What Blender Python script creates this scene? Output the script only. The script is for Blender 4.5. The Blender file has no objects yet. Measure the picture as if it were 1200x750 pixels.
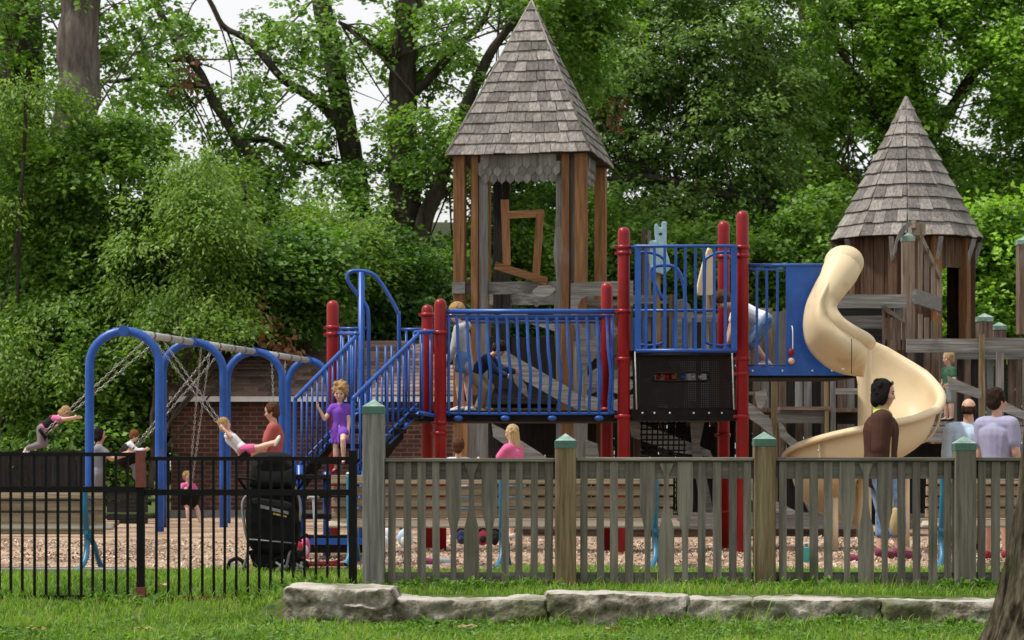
import bpy, math, random
import numpy as np
from mathutils import Vector, Matrix, noise
random.seed(7); RNG = np.random.default_rng(11)
SC = bpy.context.scene; COL = SC.collection
F, HZ, CH = 3000.0, 553.0, 0.87          # focal length in photo pixels, horizon row, lens height
def P(u, v, D): return Vector(((u-600)*D/F, D, CH-(v-HZ)*D/F))
def X(u, D): return (u-600)*D/F
def Z(v, D): return CH-(v-HZ)*D/F
R = math.radians

# ------------------------------------------------------------------ meshes
class MB:
    def __init__(s): s.v=[]; s.f=[]; s.t=[]; s.sm=[]
    def add(s, vs, fs, tone=None, smooth=False):
        b=len(s.v); s.v+= [tuple(p) for p in vs]
        t = random.random() if tone is None else tone
        for f in fs: s.f.append(tuple(b+i for i in f)); s.t.append(t); s.sm.append(smooth)
        return s
    def box(s, c, d, M=None, tone=None, taper=1.0):
        c=Vector(c); vs=[]
        for z in (-.5,.5):
            k = 1.0 if z<0 else taper
            for x,y in ((-.5,-.5),(.5,-.5),(.5,.5),(-.5,.5)):
                p=Vector((x*d[0]*k,y*d[1]*k,z*d[2]))
                vs.append(c+(M@p if M else p))
        return s.add(vs,[(3,2,1,0),(4,5,6,7),(0,1,5,4),(1,2,6,5),(2,3,7,6),(3,0,4,7)],tone)
    def beam(s, p0, p1, w, h, side=(0,1,0), tone=None):
        p0=Vector(p0);p1=Vector(p1); a=(p1-p0); L=a.length; a.normalize()
        sd=Vector(side); sd=(sd-a*sd.dot(a)).normalized(); up=sd.cross(a)
        vs=[]
        for q in (p0,p1):
            for i,j in ((-1,-1),(1,-1),(1,1),(-1,1)): vs.append(q+sd*(i*w/2)+up*(j*h/2))
        return s.add(vs,[(0,1,2,3),(7,6,5,4),(0,4,5,1),(1,5,6,2),(2,6,7,3),(3,7,4,0)],tone)
    def prism(s, pts, y0, y1, tone=None):      # outline in XZ pushed along Y
        n=len(pts); vs=[(x,y0,z) for x,z in pts]+[(x,y1,z) for x,z in pts]
        fs=[tuple(range(n)),tuple(range(2*n-1,n-1,-1))]+[((i+1)%n,i,n+i,n+(i+1)%n) for i in range(n)]
        return s.add(vs,fs,tone)
    def tube(s, pts, r, n=10, closed=False, tone=None, cap=True):
        pts=[Vector(p) for p in pts]; m=len(pts); rs = r if isinstance(r,(list,tuple)) else [r]*m
        up=None; vs=[]; fs=[]
        for i,p in enumerate(pts):
            a = pts[(i+1)%m] if (closed or i<m-1) else pts[i]
            b = pts[i-1] if (closed or i>0) else pts[i]
            d=(a-b).normalized()
            if up is None:
                up = Vector((0,0,1)) if abs(d.z)<.9 else Vector((1,0,0))
            up=(up-d*up.dot(d)).normalized(); sd=d.cross(up)
            for k in range(n):
                t=2*math.pi*k/n; vs.append(p+up*(math.cos(t)*rs[i])+sd*(math.sin(t)*rs[i]))
        for i in range(m if closed else m-1):
            j=(i+1)%m
            for k in range(n): fs.append((i*n+k,i*n+(k+1)%n,j*n+(k+1)%n,j*n+k))
        s.add(vs,fs,tone,True)
        if cap and not closed:
            b=len(s.v)-len(vs)
            s.f.append(tuple(b+k for k in range(n-1,-1,-1))); s.t.append(.5); s.sm.append(False)
            s.f.append(tuple(b+(m-1)*n+k for k in range(n))); s.t.append(.5); s.sm.append(False)
        return s
    def lathe(s, c, prof, n=16, tone=None, smooth=True):
        c=Vector(c); vs=[];fs=[]
        for r,z in prof:
            for k in range(n):
                t=2*math.pi*k/n; vs.append(c+Vector((r*math.cos(t),r*math.sin(t),z)))
        m=len(prof)
        for i in range(m-1):
            for k in range(n): fs.append((i*n+k,i*n+(k+1)%n,(i+1)*n+(k+1)%n,(i+1)*n+k))
        s.add(vs,fs,tone,smooth)
        b=len(s.v)-len(vs)
        s.f.append(tuple(b+k for k in range(n-1,-1,-1))); s.t.append(.5); s.sm.append(False)
        s.f.append(tuple(b+(m-1)*n+k for k in range(n))); s.t.append(.5); s.sm.append(False)
        return s
    def ell(s, c, r, n=12, m=8, M=None, tone=None):
        c=Vector(c); r=Vector(r) if not isinstance(r,(int,float)) else Vector((r,r,r))
        vs=[];fs=[]
        def put(x,y,z):
            p=Vector((x*r.x,y*r.y,z*r.z)); vs.append(c+(M@p if M else p))
        put(0,0,-1)
        for i in range(1,m):
            a=-math.pi/2+math.pi*i/m
            for k in range(n):
                t=2*math.pi*k/n; put(math.cos(a)*math.cos(t),math.cos(a)*math.sin(t),math.sin(a))
        put(0,0,1)
        for k in range(n): fs.append((0,1+(k+1)%n,1+k))
        for i in range(m-2):
            for k in range(n): fs.append((1+i*n+k,1+i*n+(k+1)%n,1+(i+1)*n+(k+1)%n,1+(i+1)*n+k))
        e=len(vs)-1; b=1+(m-2)*n
        for k in range(n): fs.append((b+k,b+(k+1)%n,e))
        return s.add(vs,fs,tone,True)
    def cap(s, p0, r0, p1, r1, n=12, k=4):     # sphere-swept tapered limb
        p0=Vector(p0);p1=Vector(p1); d=p1-p0; L=max(d.length,1e-5); d/=L
        u=Vector((0,0,1)) if abs(d.z)<.9 else Vector((1,0,0)); u=(u-d*u.dot(d)).normalized(); w=d.cross(u)
        rings=[]
        for i in range(1,k+1):
            a=-math.pi/2+math.pi/2*i/k; rings.append((p0+d*(r0*math.sin(a)),r0*math.cos(a)))
        for i in range(0,k):
            a=math.pi/2*i/k; rings.append((p1+d*(r1*math.sin(a)),r1*math.cos(a)))
        vs=[p0-d*r0];fs=[]
        for c,r in rings:
            for j in range(n):
                t=2*math.pi*j/n; vs.append(c+u*(r*math.cos(t))+w*(r*math.sin(t)))
        vs.append(p1+d*r1); m=len(rings); e=len(vs)-1
        for j in range(n): fs.append((0,1+(j+1)%n,1+j))
        for i in range(m-1):
            for j in range(n): fs.append((1+i*n+j,1+i*n+(j+1)%n,1+(i+1)*n+(j+1)%n,1+(i+1)*n+j))
        b=1+(m-1)*n
        for j in range(n): fs.append((b+j,b+(j+1)%n,e))
        return s.add(vs,fs,None,True)
    def grid(s, rows, tone=None, closed=False):
        m=len(rows); n=len(rows[0]); vs=[p for r in rows for p in r]; fs=[]
        for i in range(m-1):
            for k in range(n if closed else n-1): fs.append((i*n+k,i*n+(k+1)%n,(i+1)*n+(k+1)%n,(i+1)*n+k))
        return s.add(vs,fs,tone,True)

BASE={}
def obj(name, mb, m, parent=None, solid=0, bevel=0):
    off = BASE.get(parent.name, Vector()) if parent else Vector()
    if not parent: off=Vector()
    me=bpy.data.meshes.new(name)
    me.from_pydata([(v[0]-off.x,v[1]-off.y,v[2]-off.z) for v in mb.v],[],mb.f)
    a=me.attributes.new('tone','FLOAT','FACE'); a.data.foreach_set('value',mb.t)
    me.polygons.foreach_set('use_smooth',mb.sm)
    me.materials.append(m); me.update()
    o=bpy.data.objects.new(name,me); COL.objects.link(o)
    if parent: o.parent=parent; BASE[o.name]=off
    else: BASE[o.name]=Vector()
    if solid:
        q=o.modifiers.new('s','SOLIDIFY'); q.thickness=solid; q.offset=0
    if bevel:
        q=o.modifiers.new('b','BEVEL'); q.width=bevel; q.segments=2; q.limit_method='ANGLE'; q.angle_limit=R(40)
    return o
def tag(o, label=None, cat=None, group=None, kind=None):
    if label: o['label']=label
    if cat: o['category']=cat
    if group: o['group']=group
    if kind: o['kind']=kind
    return o
def thing(name, label, cat, loc=(0,0,0), group=None, rz=0):
    o=bpy.data.objects.new(name,None); COL.objects.link(o); o.empty_display_size=.1
    o.location=loc; o.rotation_euler=(0,0,rz); BASE[o.name]=Vector(loc)
    return tag(o,label,cat,group)
def npmesh(name, V, Fc, tone, m, parent=None, smooth=False):
    """V (n,3), Fc (k,3|4) arrays, tone per face; coordinates are world"""
    off = np.array(BASE[parent.name]) if parent else np.zeros(3)
    me=bpy.data.meshes.new(name); n=len(V); k,c=Fc.shape
    me.vertices.add(n); me.vertices.foreach_set('co',(V-off).astype(np.float32).ravel())
    me.loops.add(k*c); me.loops.foreach_set('vertex_index',Fc.astype(np.int32).ravel())
    me.polygons.add(k); me.polygons.foreach_set('loop_start',np.arange(0,k*c,c,dtype=np.int32))
    a=me.attributes.new('tone','FLOAT','FACE'); a.data.foreach_set('value',tone.astype(np.float32))
    me.materials.append(m); me.update(calc_edges=True)
    me.polygons.foreach_set('use_smooth',np.full(k,smooth)); me.update()
    o=bpy.data.objects.new(name,me); COL.objects.link(o)
    if parent: o.parent=parent; BASE[o.name]=BASE[parent.name]
    else: BASE[o.name]=Vector()
    return o
def smooth_path(pts, k=6):
    pts=[Vector(p) for p in pts]; out=[]; m=len(pts)
    for i in range(m-1):
        a=pts[max(i-1,0)];b=pts[i];c=pts[i+1];d=pts[min(i+2,m-1)]
        for j in range(k):
            t=j/k
            out.append(.5*((2*b)+(c-a)*t+(2*a-5*b+4*c-d)*t*t+(3*b-a-3*c+d)*t**3))
    out.append(pts[-1]); return out

# ------------------------------------------------------------------ materials
def mat(name): 
    m=bpy.data.materials.new(name); m.use_nodes=True; nt=m.node_tree; nt.nodes.clear()
    o=nt.nodes.new('ShaderNodeOutputMaterial'); return m,nt,o
def N(nt,t,**k):
    n=nt.nodes.new(t)
    for a,b in k.items():
        if a.startswith('i_'): n.inputs[a[2:].replace('_',' ')].default_value=b
        else: setattr(n,a,b)
    return n
def ramp(nt, cols, pos=None):
    r=nt.nodes.new('ShaderNodeValToRGB'); e=r.color_ramp.elements
    while len(e)<len(cols): e.new(.5)
    for i,c in enumerate(cols):
        e[i].position = (pos[i] if pos else i/(len(cols)-1)); e[i].color=(*c,1)
    return r
def lk(nt,a,b): nt.links.new(a,b)
def surf(name, cols, scale=(4,4,4), rough=.6, bump=.0, bscale=30, metal=0, tone=.35, spec=.5, detail=5, pos=None, coat=0, dirt=None):
    """noise-driven colour, per-piece tone, bump"""
    m,nt,o=mat(name); b=N(nt,'ShaderNodeBsdfPrincipled'); lk(nt,b.outputs[0],o.inputs[0])
    tc=N(nt,'ShaderNodeTexCoord'); mp=N(nt,'ShaderNodeMapping'); mp.inputs['Scale'].default_value=scale
    lk(nt,tc.outputs['Object'],mp.inputs[0])
    at=N(nt,'ShaderNodeAttribute',attribute_name='tone')
    # shift the texture from piece to piece
    off=N(nt,'ShaderNodeVectorMath',operation='SCALE'); cmb=N(nt,'ShaderNodeCombineXYZ')
    for i in range(3): lk(nt,at.outputs['Fac'],cmb.inputs[i])
    lk(nt,cmb.outputs[0],off.inputs[0]); off.inputs['Scale'].default_value=17
    ad=N(nt,'ShaderNodeVectorMath',operation='ADD'); lk(nt,mp.outputs[0],ad.inputs[0]); lk(nt,off.outputs[0],ad.inputs[1])
    n=N(nt,'ShaderNodeTexNoise'); n.inputs['Scale'].default_value=1; n.inputs['Detail'].default_value=detail; n.inputs['Roughness'].default_value=.65
    lk(nt,ad.outputs[0],n.inputs['Vector'])
    r=ramp(nt,cols,pos or [ .3+.4*i/(len(cols)-1) for i in range(len(cols))]); lk(nt,n.outputs['Fac'],r.inputs[0])
    mr=N(nt,'ShaderNodeMapRange'); mr.inputs['To Min'].default_value=1-tone; mr.inputs['To Max'].default_value=1+tone*.6
    lk(nt,at.outputs['Fac'],mr.inputs['Value'])
    vm=N(nt,'ShaderNodeVectorMath',operation='SCALE'); lk(nt,r.outputs[0],vm.inputs[0]); lk(nt,mr.outputs[0],vm.inputs['Scale'])
    colout=vm.outputs[0]
    if dirt:
        n2=N(nt,'ShaderNodeTexNoise'); n2.inputs['Scale'].default_value=dirt[1]; n2.inputs['Detail'].default_value=6; lk(nt,tc.outputs['Object'],n2.inputs['Vector'])
        r2=ramp(nt,[(0,0,0),(1,1,1)],[dirt[2],dirt[2]+.18]); lk(nt,n2.outputs['Fac'],r2.inputs[0])
        mx=N(nt,'ShaderNodeMix',data_type='RGBA'); lk(nt,r2.outputs[0],mx.inputs[0]); lk(nt,colout,mx.inputs[6]); mx.inputs[7].default_value=(*dirt[0],1)
        colout=mx.outputs[2]
    lk(nt,colout,b.inputs['Base Color'])
    b.inputs['Roughness'].default_value=rough; b.inputs['Metallic'].default_value=metal; b.inputs['Specular IOR Level'].default_value=spec
    if coat: b.inputs['Coat Weight'].default_value=coat; b.inputs['Coat Roughness'].default_value=.15
    if bump:
        n3=N(nt,'ShaderNodeTexNoise'); n3.inputs['Scale'].default_value=bscale; n3.inputs['Detail'].default_value=4
        if scale!=(4,4,4): lk(nt,ad.outputs[0],n3.inputs['Vector']); n3.inputs['Scale'].default_value=bscale/10
        else: lk(nt,tc.outputs['Object'],n3.inputs['Vector'])
        bm=N(nt,'ShaderNodeBump'); bm.inputs['Strength'].default_value=bump; bm.inputs['Distance'].default_value=.02
        lk(nt,n3.outputs['Fac'],bm.inputs['Height']); lk(nt,bm.outputs[0],b.inputs['Normal'])
    return m
def leafmat(name, dark, light, trans=.35, odd=None):
    m,nt,o=mat(name); at=N(nt,'ShaderNodeAttribute',attribute_name='tone')
    cols=[dark,tuple((a+b)/2 for a,b in zip(dark,light)),light]; pos=[0,.5,.9]
    if odd: cols+= [odd]; pos=[0,.5,.93,.985]
    r=ramp(nt,cols,pos); lk(nt,at.outputs['Fac'],r.inputs[0])
    b=N(nt,'ShaderNodeBsdfPrincipled'); lk(nt,r.outputs[0],b.inputs['Base Color']); b.inputs['Roughness'].default_value=.5; b.inputs['Specular IOR Level'].default_value=.35
    t=N(nt,'ShaderNodeBsdfTranslucent'); hs=N(nt,'ShaderNodeMix',data_type='RGBA',blend_type='MULTIPLY'); hs.inputs[0].default_value=1
    lk(nt,r.outputs[0],hs.inputs[6]); hs.inputs[7].default_value=(1.3,1.5,.5,1); lk(nt,hs.outputs[2],t.inputs[0])
    x=N(nt,'ShaderNodeMixShader'); x.inputs[0].default_value=trans; lk(nt,b.outputs[0],x.inputs[1]); lk(nt,t.outputs[0],x.inputs[2]); lk(nt,x.outputs[0],o.inputs[0])
    return m
M={}
M['blue']=surf('blue_paint',[(.007,.055,.25),(.011,.074,.33),(.018,.095,.40)],scale=(3,3,3),rough=.36,tone=.12,spec=.4,dirt=((.09,.13,.24),8,.64))
M['red']=surf('red_paint',[(.19,.004,.008),(.25,.007,.011),(.30,.013,.016)],scale=(3,3,2),rough=.36,tone=.1,spec=.3,dirt=((.13,.035,.03),7,.64))
M['teal']=surf('teal_metal_paint',[(.02,.14,.26),(.03,.2,.34)],scale=(5,5,5),rough=.42,tone=.2,dirt=((.12,.16,.17),6,.6))
M['black']=surf('black_iron_paint',[(.003,.003,.003),(.006,.006,.006)],scale=(20,20,20),rough=.55,tone=.3,spec=.15,dirt=((.05,.02,.012),5,.66))
M['rust']=surf('rusty_primer',[(.10,.022,.016),(.17,.04,.025),(.06,.02,.015)],scale=(25,25,12),rough=.75,tone=.2)
M['galv']=surf('galvanised_steel',[(.42,.43,.42),(.62,.63,.61)],scale=(14,14,14),rough=.42,metal=.35,tone=.15,dirt=((.10,.10,.09),9,.62))
M['chrome']=surf('bare_tube_metal',[(.45,.46,.47),(.6,.6,.6)],scale=(9,9,9),rough=.3,metal=.7,tone=.1)
M['chain']=surf('chain_metal',[(.30,.30,.29),(.55,.55,.53)],scale=(30,30,30),rough=.4,metal=.5,tone=.3)
M['tan']=surf('cream_moulded_plastic',[(.58,.45,.275),(.65,.515,.325),(.69,.555,.36)],scale=(1.3,1.3,1.3),rough=.5,tone=.02,spec=.35,dirt=((.44,.31,.17),2.6,.60))
M['rubber']=surf('dark_coated_deck',[(.006,.005,.005),(.016,.013,.012)],scale=(9,9,9),rough=.7,tone=.25,bump=.2,spec=.1)
def woods(n,cols,tone=.35,rough=.8,dirt=None):
    M[n+'_v']=surf(n+'_upright',cols,scale=(26,26,1.6),rough=rough,bump=.45,bscale=14,tone=tone,spec=.25,dirt=dirt)
    M[n+'_h']=surf(n+'_lengthwise',cols,scale=(1.6,26,26),rough=rough,bump=.45,bscale=14,tone=tone,spec=.25,dirt=dirt)
woods('fence',[(.088,.078,.063),(.155,.14,.114),(.23,.21,.175)],tone=.3,dirt=((.075,.08,.045),1.7,.6))
woods('post',[(.07,.048,.024),(.17,.125,.066),(.25,.20,.12)],dirt=((.08,.078,.04),2.2,.58))
woods('grey',[(.10,.095,.088),(.175,.168,.158),(.265,.255,.24)],dirt=((.10,.085,.07),1.9,.6))
woods('cedar',[(.10,.045,.018),(.20,.095,.038),(.29,.15,.065)],dirt=((.15,.11,.08),1.8,.6))
woods('brown',[(.065,.042,.030),(.125,.085,.062),(.20,.15,.115)],dirt=((.19,.17,.15),1.7,.58))
woods('pale',[(.11,.08,.058),(.20,.15,.112),(.30,.24,.19)],dirt=((.2,.19,.17),1.7,.58))
woods('warm',[(.038,.021,.012),(.085,.047,.027),(.15,.086,.052)],dirt=((.10,.08,.065),1.8,.6))
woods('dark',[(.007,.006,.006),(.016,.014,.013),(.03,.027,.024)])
woods('slat',[(.20,.135,.085),(.30,.215,.14),(.38,.29,.20)],tone=.15)
M['slat_lit']=surf('sunlit_slat',[(.42,.35,.27),(.58,.51,.42)],scale=(1.6,26,26),rough=.8,tone=.1,bump=.3,bscale=14,spec=.2)  # lighter copy of the slat wood, sunlight on the seat painted in
M['shake']=surf('weathered_shakes',[(.12,.108,.098),(.215,.195,.178),(.32,.295,.272)],scale=(30,30,3),rough=.85,bump=.6,bscale=12,tone=.45,spec=.2,dirt=((.10,.09,.085),1.6,.6))
M['capgreen']=surf('green_copper_cap',[(.08,.15,.12),(.18,.28,.23),(.36,.47,.42)],scale=(12,12,12),rough=.55,tone=.1)
M['greenband']=surf('green_band',[(.03,.09,.065),(.06,.15,.11)],scale=(12,12,12),rough=.55,tone=.1)
M['stone']=None
M['skin']=surf('skin',[(.50,.27,.18),(.60,.34,.24)],scale=(20,20,20),rough=.5,tone=.05)
M['skin_fair']=surf('fair_skin',[(.60,.36,.27),(.70,.44,.33)],scale=(20,20,20),rough=.5,tone=.05)
def cloth(n,c,v=.12,rough=.9,sc=14,alt=None):
    d=tuple(x*(1-v) for x in c); u=tuple(min(1,x*(1+v*.6)) for x in c)
    M[n]=surf(n,[d,c,alt or u],scale=(sc,sc,sc),rough=rough,tone=.04,bump=.15,bscale=14,spec=.12); return M[n]
for n,c in dict(purple_cotton=(.20,.07,.46),white_cotton=(.72,.72,.76),grey_hood=(.42,.42,.44),navy_cotton=(.03,.04,.09),blue_shorts=(.14,.24,.42),brown_jacket=(.060,.028,.020),
    lavender_cotton=(.32,.31,.44),pale_blue_cotton=(.44,.56,.70),dark_shorts=(.03,.03,.035),green_cotton=(.05,.12,.07),grey_shorts=(.24,.27,.25),red_check=(.38,.10,.09),
    pink_cotton=(.66,.14,.30),black_cotton=(.02,.02,.022),grey_trousers=(.20,.18,.19),grey_cotton=(.22,.23,.27),tan_cotton=(.42,.32,.17),khaki=(.30,.24,.15),
    red_shoe=(.28,.03,.05),pink_shoe=(.2,.05,.09),lime_cotton=(.55,.66,.12),red_cotton=(.5,.05,.06)).items(): cloth(n,c)
M['denim']=surf('denim',[(.05,.09,.18),(.14,.22,.36),(.26,.36,.50)],scale=(12,12,12),rough=.9,tone=.05)
for n,c in dict(blond=(.46,.28,.12),pale_blond=(.60,.42,.22),brown=(.10,.045,.022),black=(.012,.010,.009),dark=(.035,.018,.012),ginger=(.20,.08,.035)).items():
    M['hair_'+n]=surf('hair_'+n,[tuple(x*.6 for x in c),c,tuple(x*1.4 for x in c)],scale=(60,60,14),rough=.75,tone=.1,bump=.8,bscale=40,spec=.12)
M['eye']=surf('eye_dark',[(.01,.01,.01),(.02,.02,.02)],rough=.2,tone=0)
M['lip']=surf('lips',[(.35,.10,.08),(.4,.12,.1)],rough=.5,tone=0)
M['white']=surf('white_rubber',[(.6,.6,.6),(.75,.75,.74)],rough=.6,tone=.1)
# ------------------------------------------------------------------ ground
def smst(a,b,x): t=np.clip((x-a)/(b-a),0,1); return t*t*(3-2*t)
def gz(x,y):
    x=np.asarray(x,float); y=np.asarray(y,float)
    right=smst(-1.95,-1.55,x)                   # stones hold a step back here
    step=-.2+.2*smst(17.72,17.95,y); slope=-.2+.2*smst(16.9,20.6,y)
    z=step*right+slope*(1-right)
    return z+.012*np.sin(x*1.7+y*.8)*np.cos(y*1.3-x*.4)*smst(10,14,y)*(1-smst(21,22,y))
def sheet(name, xs, ys, zf, m, mask=None):
    Xg,Yg=np.meshgrid(xs,ys); Zg=zf(Xg,Yg); V=np.stack([Xg.ravel(),Yg.ravel(),Zg.ravel()],1)
    nx=len(xs); i=np.arange(len(ys)-1)[:,None]*nx+np.arange(nx-1)[None,:]
    Fc=np.stack([i,i+1,i+nx+1,i+nx],-1).reshape(-1,4)
    if mask is not None:
        c=V[Fc].mean(1); Fc=Fc[mask(c[:,0],c[:,1])]
    return tag(npmesh(name,V,Fc,np.full(len(Fc),.5),m,smooth=True),kind='structure')
M['lawn']=surf('lawn_soil_and_turf',[(.022,.035,.010),(.05,.085,.018),(.09,.12,.03),(.13,.12,.05)],scale=(9,9,9),rough=.95,tone=0,bump=.8,bscale=60,spec=.1)
xs=np.unique(np.concatenate([np.linspace(-400,-12,12),np.arange(-12,12.01,.25),np.arange(-2.2,-1.3,.05),np.linspace(12,400,12)]))
ys=np.unique(np.concatenate([np.linspace(-20,12,9),np.arange(12,23,.2),np.arange(17.6,18.1,.03),np.linspace(23,60,20),np.linspace(60,900,16)]))
sheet('ground',xs,ys,gz,M['lawn'])
# wood chips
def chipmat():
    m,nt,o=mat('wood_chip_mulch'); b=N(nt,'ShaderNodeBsdfPrincipled'); lk(nt,b.outputs[0],o.inputs[0]); b.inputs['Roughness'].default_value=.9; b.inputs['Specular IOR Level'].default_value=.15
    tc=N(nt,'ShaderNodeTexCoord'); v=N(nt,'ShaderNodeTexVoronoi'); v.inputs['Scale'].default_value=42; mp=N(nt,'ShaderNodeMapping'); mp.inputs['Scale'].default_value=(1,.6,1)
    lk(nt,tc.outputs['Object'],mp.inputs[0]); lk(nt,mp.outputs[0],v.inputs['Vector'])
    r=ramp(nt,[(.17,.11,.08),(.32,.22,.155),(.44,.32,.23),(.54,.42,.32)],[0,.3,.65,1]); lk(nt,v.outputs['Color'],r.inputs[0])
    n=N(nt,'ShaderNodeTexNoise'); n.inputs['Scale'].default_value=.9; n.inputs['Detail'].default_value=5; lk(nt,tc.outputs['Object'],n.inputs['Vector'])
    r2=ramp(nt,[(.48,.44,.40),(1.05,1.03,1)],[.38,.56]); lk(nt,n.outputs['Fac'],r2.inputs[0])
    mx=N(nt,'ShaderNodeMix',data_type='RGBA',blend_type='MULTIPLY'); mx.inputs[0].default_value=1; lk(nt,r.outputs[0],mx.inputs[6]); lk(nt,r2.outputs[0],mx.inputs[7]); lk(nt,mx.outputs[2],b.inputs['Base Color'])
    bm=N(nt,'ShaderNodeBump'); bm.inputs['Strength'].default_value=.8; bm.inputs['Distance'].default_value=.03; lk(nt,v.outputs['Distance'],bm.inputs['Height']); lk(nt,bm.outputs[0],b.inputs['Normal'])
    return m
M['chips']=chipmat()
def chip_front(x): return 22.15+.14*np.sin(x*1.9)+.08*np.sin(x*5.3+1)+.25*smst(-3,0,x)
def chz(x,y): return gz(x,y)+.006+.035*smst(0,.8,y-chip_front(x))*(1+.6*np.sin(x*1.3+y*.7)*np.sin(y*.9-x*.5))
cx=np.arange(-13,13.01,.2); rows=[]
for t in np.concatenate([np.linspace(0,1.2,8),np.linspace(1.5,24.5,60)]): rows.append([Vector((x,float(chip_front(x)+t),float(chz(x,chip_front(x)+t)))) for x in cx])
o=obj('wood_chip_ground',MB().grid(rows,.5),M['chips']); tag(o,kind='structure')
# loose chips near the front edge
n=20000; x=RNG.uniform(-7,7,n); t=RNG.random(n)**1.5*9; y=chip_front(x)+t-.05+RNG.normal(0,.05,n); z=chz(x,y)+RNG.uniform(0,.015,n)
a=RNG.uniform(0,6.28,n); L=RNG.uniform(.008,.018,n)*(1+.03*t); W=L*RNG.uniform(.3,.6,n); tz=RNG.normal(0,.45,(2,n))
ux=np.stack([np.cos(a),np.sin(a),tz[0]],1)*L[:,None]; uy=np.stack([-np.sin(a),np.cos(a),tz[1]],1)*W[:,None]; c=np.stack([x,y,z+.006],1)
V=np.stack([c-ux-uy,c+ux-uy*.6,c+ux+uy,c-ux*.8+uy],1).reshape(-1,3); Fc=np.arange(4*n).reshape(-1,4)
M['chip']=leafmat('wood_chip',(.20,.13,.09),(.58,.44,.33),.0)
tag(npmesh('loose_wood_chips',V,Fc,RNG.random(n),M['chip']),'loose pale wood chips strewn over the play area','wood chips',kind='stuff')

# stone pad under the left bench
M['concrete']=surf('concrete',[(.2,.185,.16),(.3,.28,.25)],scale=(5,5,5),rough=.9,bump=.3,tone=.05)
o=obj('paved_pad',MB().box(((X(60,21.9)),21.95,.015),(1.35,.5,.06),tone=.5),M['concrete']); tag(o,kind='structure')

# ------------------------------------------------------------------ grass
def blades(n,x,y,h,w,lean,zf,skip=None):
    z=zf(x,y); a=RNG.uniform(0,6.28,n); d=np.stack([np.cos(a),np.sin(a),np.zeros(n)],1)
    b=RNG.uniform(0,6.28,n); e=np.stack([np.cos(b),np.sin(b),np.zeros(n)],1)*(lean*h)[:,None]
    c=np.stack([x,y,z-.005],1); up=np.array([0,0,1.])
    v0=c-d*w[:,None]; v1=c+d*w[:,None]; m=c+up*(h*.6)[:,None]+e*.35
    v2=m+d*(w*.75)[:,None]; v3=m-d*(w*.75)[:,None]; v4=c+up*h[:,None]*.95+e
    V=np.stack([v0,v1,v2,v3,v4],1).reshape(-1,3); k=np.arange(n)[:,None]*5
    T=np.concatenate([k+np.array([0,1,2]),k+np.array([0,2,3]),k+np.array([3,2,4])],1).reshape(-1,3)
    return V,T
n=230000
y=15.3+RNG.random(n)**.9*7.2; x=RNG.uniform(-1,1,n)*(y*.2+.6)
keep=(y<chip_front(x)+.12*RNG.random(n))&~((x>-1.75)&(y>17.6)&(y<18.02))&~((y>21.68)&(x<-3.35)); x=x[keep];y=y[keep];n=len(x)
pat=np.array([noise.noise(Vector((a*1.1,b*1.1,0))) for a,b in zip(x,y)]); pat2=np.array([noise.noise(Vector((a*4,b*4,5))) for a,b in zip(x,y)])
k2=RNG.random(n)<.62+.9*pat2; x=x[k2];y=y[k2];pat=pat[k2];n=len(x)
h=RNG.gamma(4,.0085,n)*(1+.5*pat)+.012
edge=((np.abs(y-19.05)<.10)|((y<17.62)&(y>17.5)&(x>-1.8))); h=np.where(edge,h*1.7,h)
V,T=blades(n,x,y,h,RNG.uniform(.0025,.005,n),RNG.uniform(.1,.9,n),gz)
tn=np.repeat(np.clip(.45+.5*pat+RNG.normal(0,.28,n),0,1),3)
M['grass']=leafmat('grass_blades',(.06,.125,.012),(.30,.47,.075),.42,odd=(.34,.28,.14))
tag(npmesh('lawn_grass',V,T,tn,M['grass']),'short green lawn grass in front of and under the fences','grass',kind='stuff')

# broad leaved weeds: rosettes of pointed leaves
def rosettes(cx,cy,cz,nl,ln,wd,up,spread):
    """each plant: nl leaves; returns V (quads as kites), count"""
    k=len(cx); tot=k*nl; a=RNG.uniform(0,6.28,tot); e=RNG.uniform(up[0],up[1],tot); hh=RNG.random(tot)*np.repeat(spread,nl)
    d=np.stack([np.cos(a)*np.cos(e),np.sin(a)*np.cos(e),np.sin(e)],1); s=np.stack([-np.sin(a),np.cos(a),RNG.normal(0,.3,tot)],1)
    L=np.repeat(ln,nl)*RNG.uniform(.5,1.2,tot); c=np.repeat(np.stack([cx,cy,cz],1),nl,0)+np.array([0,0,1.])*hh[:,None]+d*(L*.2)[:,None]
    W=L*wd
    drop=np.array([0,0,-1.])*(L*.25)[:,None]
    V=np.stack([c,c+d*(L*.45)[:,None]+s*W[:,None],c+d*L[:,None]+drop,c+d*(L*.45)[:,None]-s*W[:,None]],1).reshape(-1,3)
    return V,np.arange(4*tot).reshape(-1,4)
M['weed']=leafmat('weed_leaves',(.035,.10,.014),(.17,.30,.05),.35)
k=900; wx=np.concatenate([RNG.uniform(-1.75,3.6,420),RNG.uniform(-4.2,-1.5,240),RNG.uniform(-1.75,3.6,240)]); wy=np.concatenate([18.95+RNG.normal(0,.13,420),18.9+RNG.normal(0,.10,240),17.5+RNG.normal(0,.06,240)])
sel=np.array([noise.noise(Vector((a*1.6,b,3)))>-.08 for a,b in zip(wx,wy)]); wx=wx[sel];wy=wy[sel]
V,Q=rosettes(wx,wy,gz(wx,wy),14,RNG.uniform(.03,.075,len(wx)),.20,(.1,1.2),RNG.uniform(.0,.07,len(wx)))
tag(npmesh('weeds',V,Q,RNG.random(len(Q)),M['weed']),'leafy green weeds along the foot of the fences','weeds',kind='stuff')
k=800; wy=RNG.uniform(15.6,17.5,k); wx=RNG.uniform(-1,1,k)*(wy*.2+.4)
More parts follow.
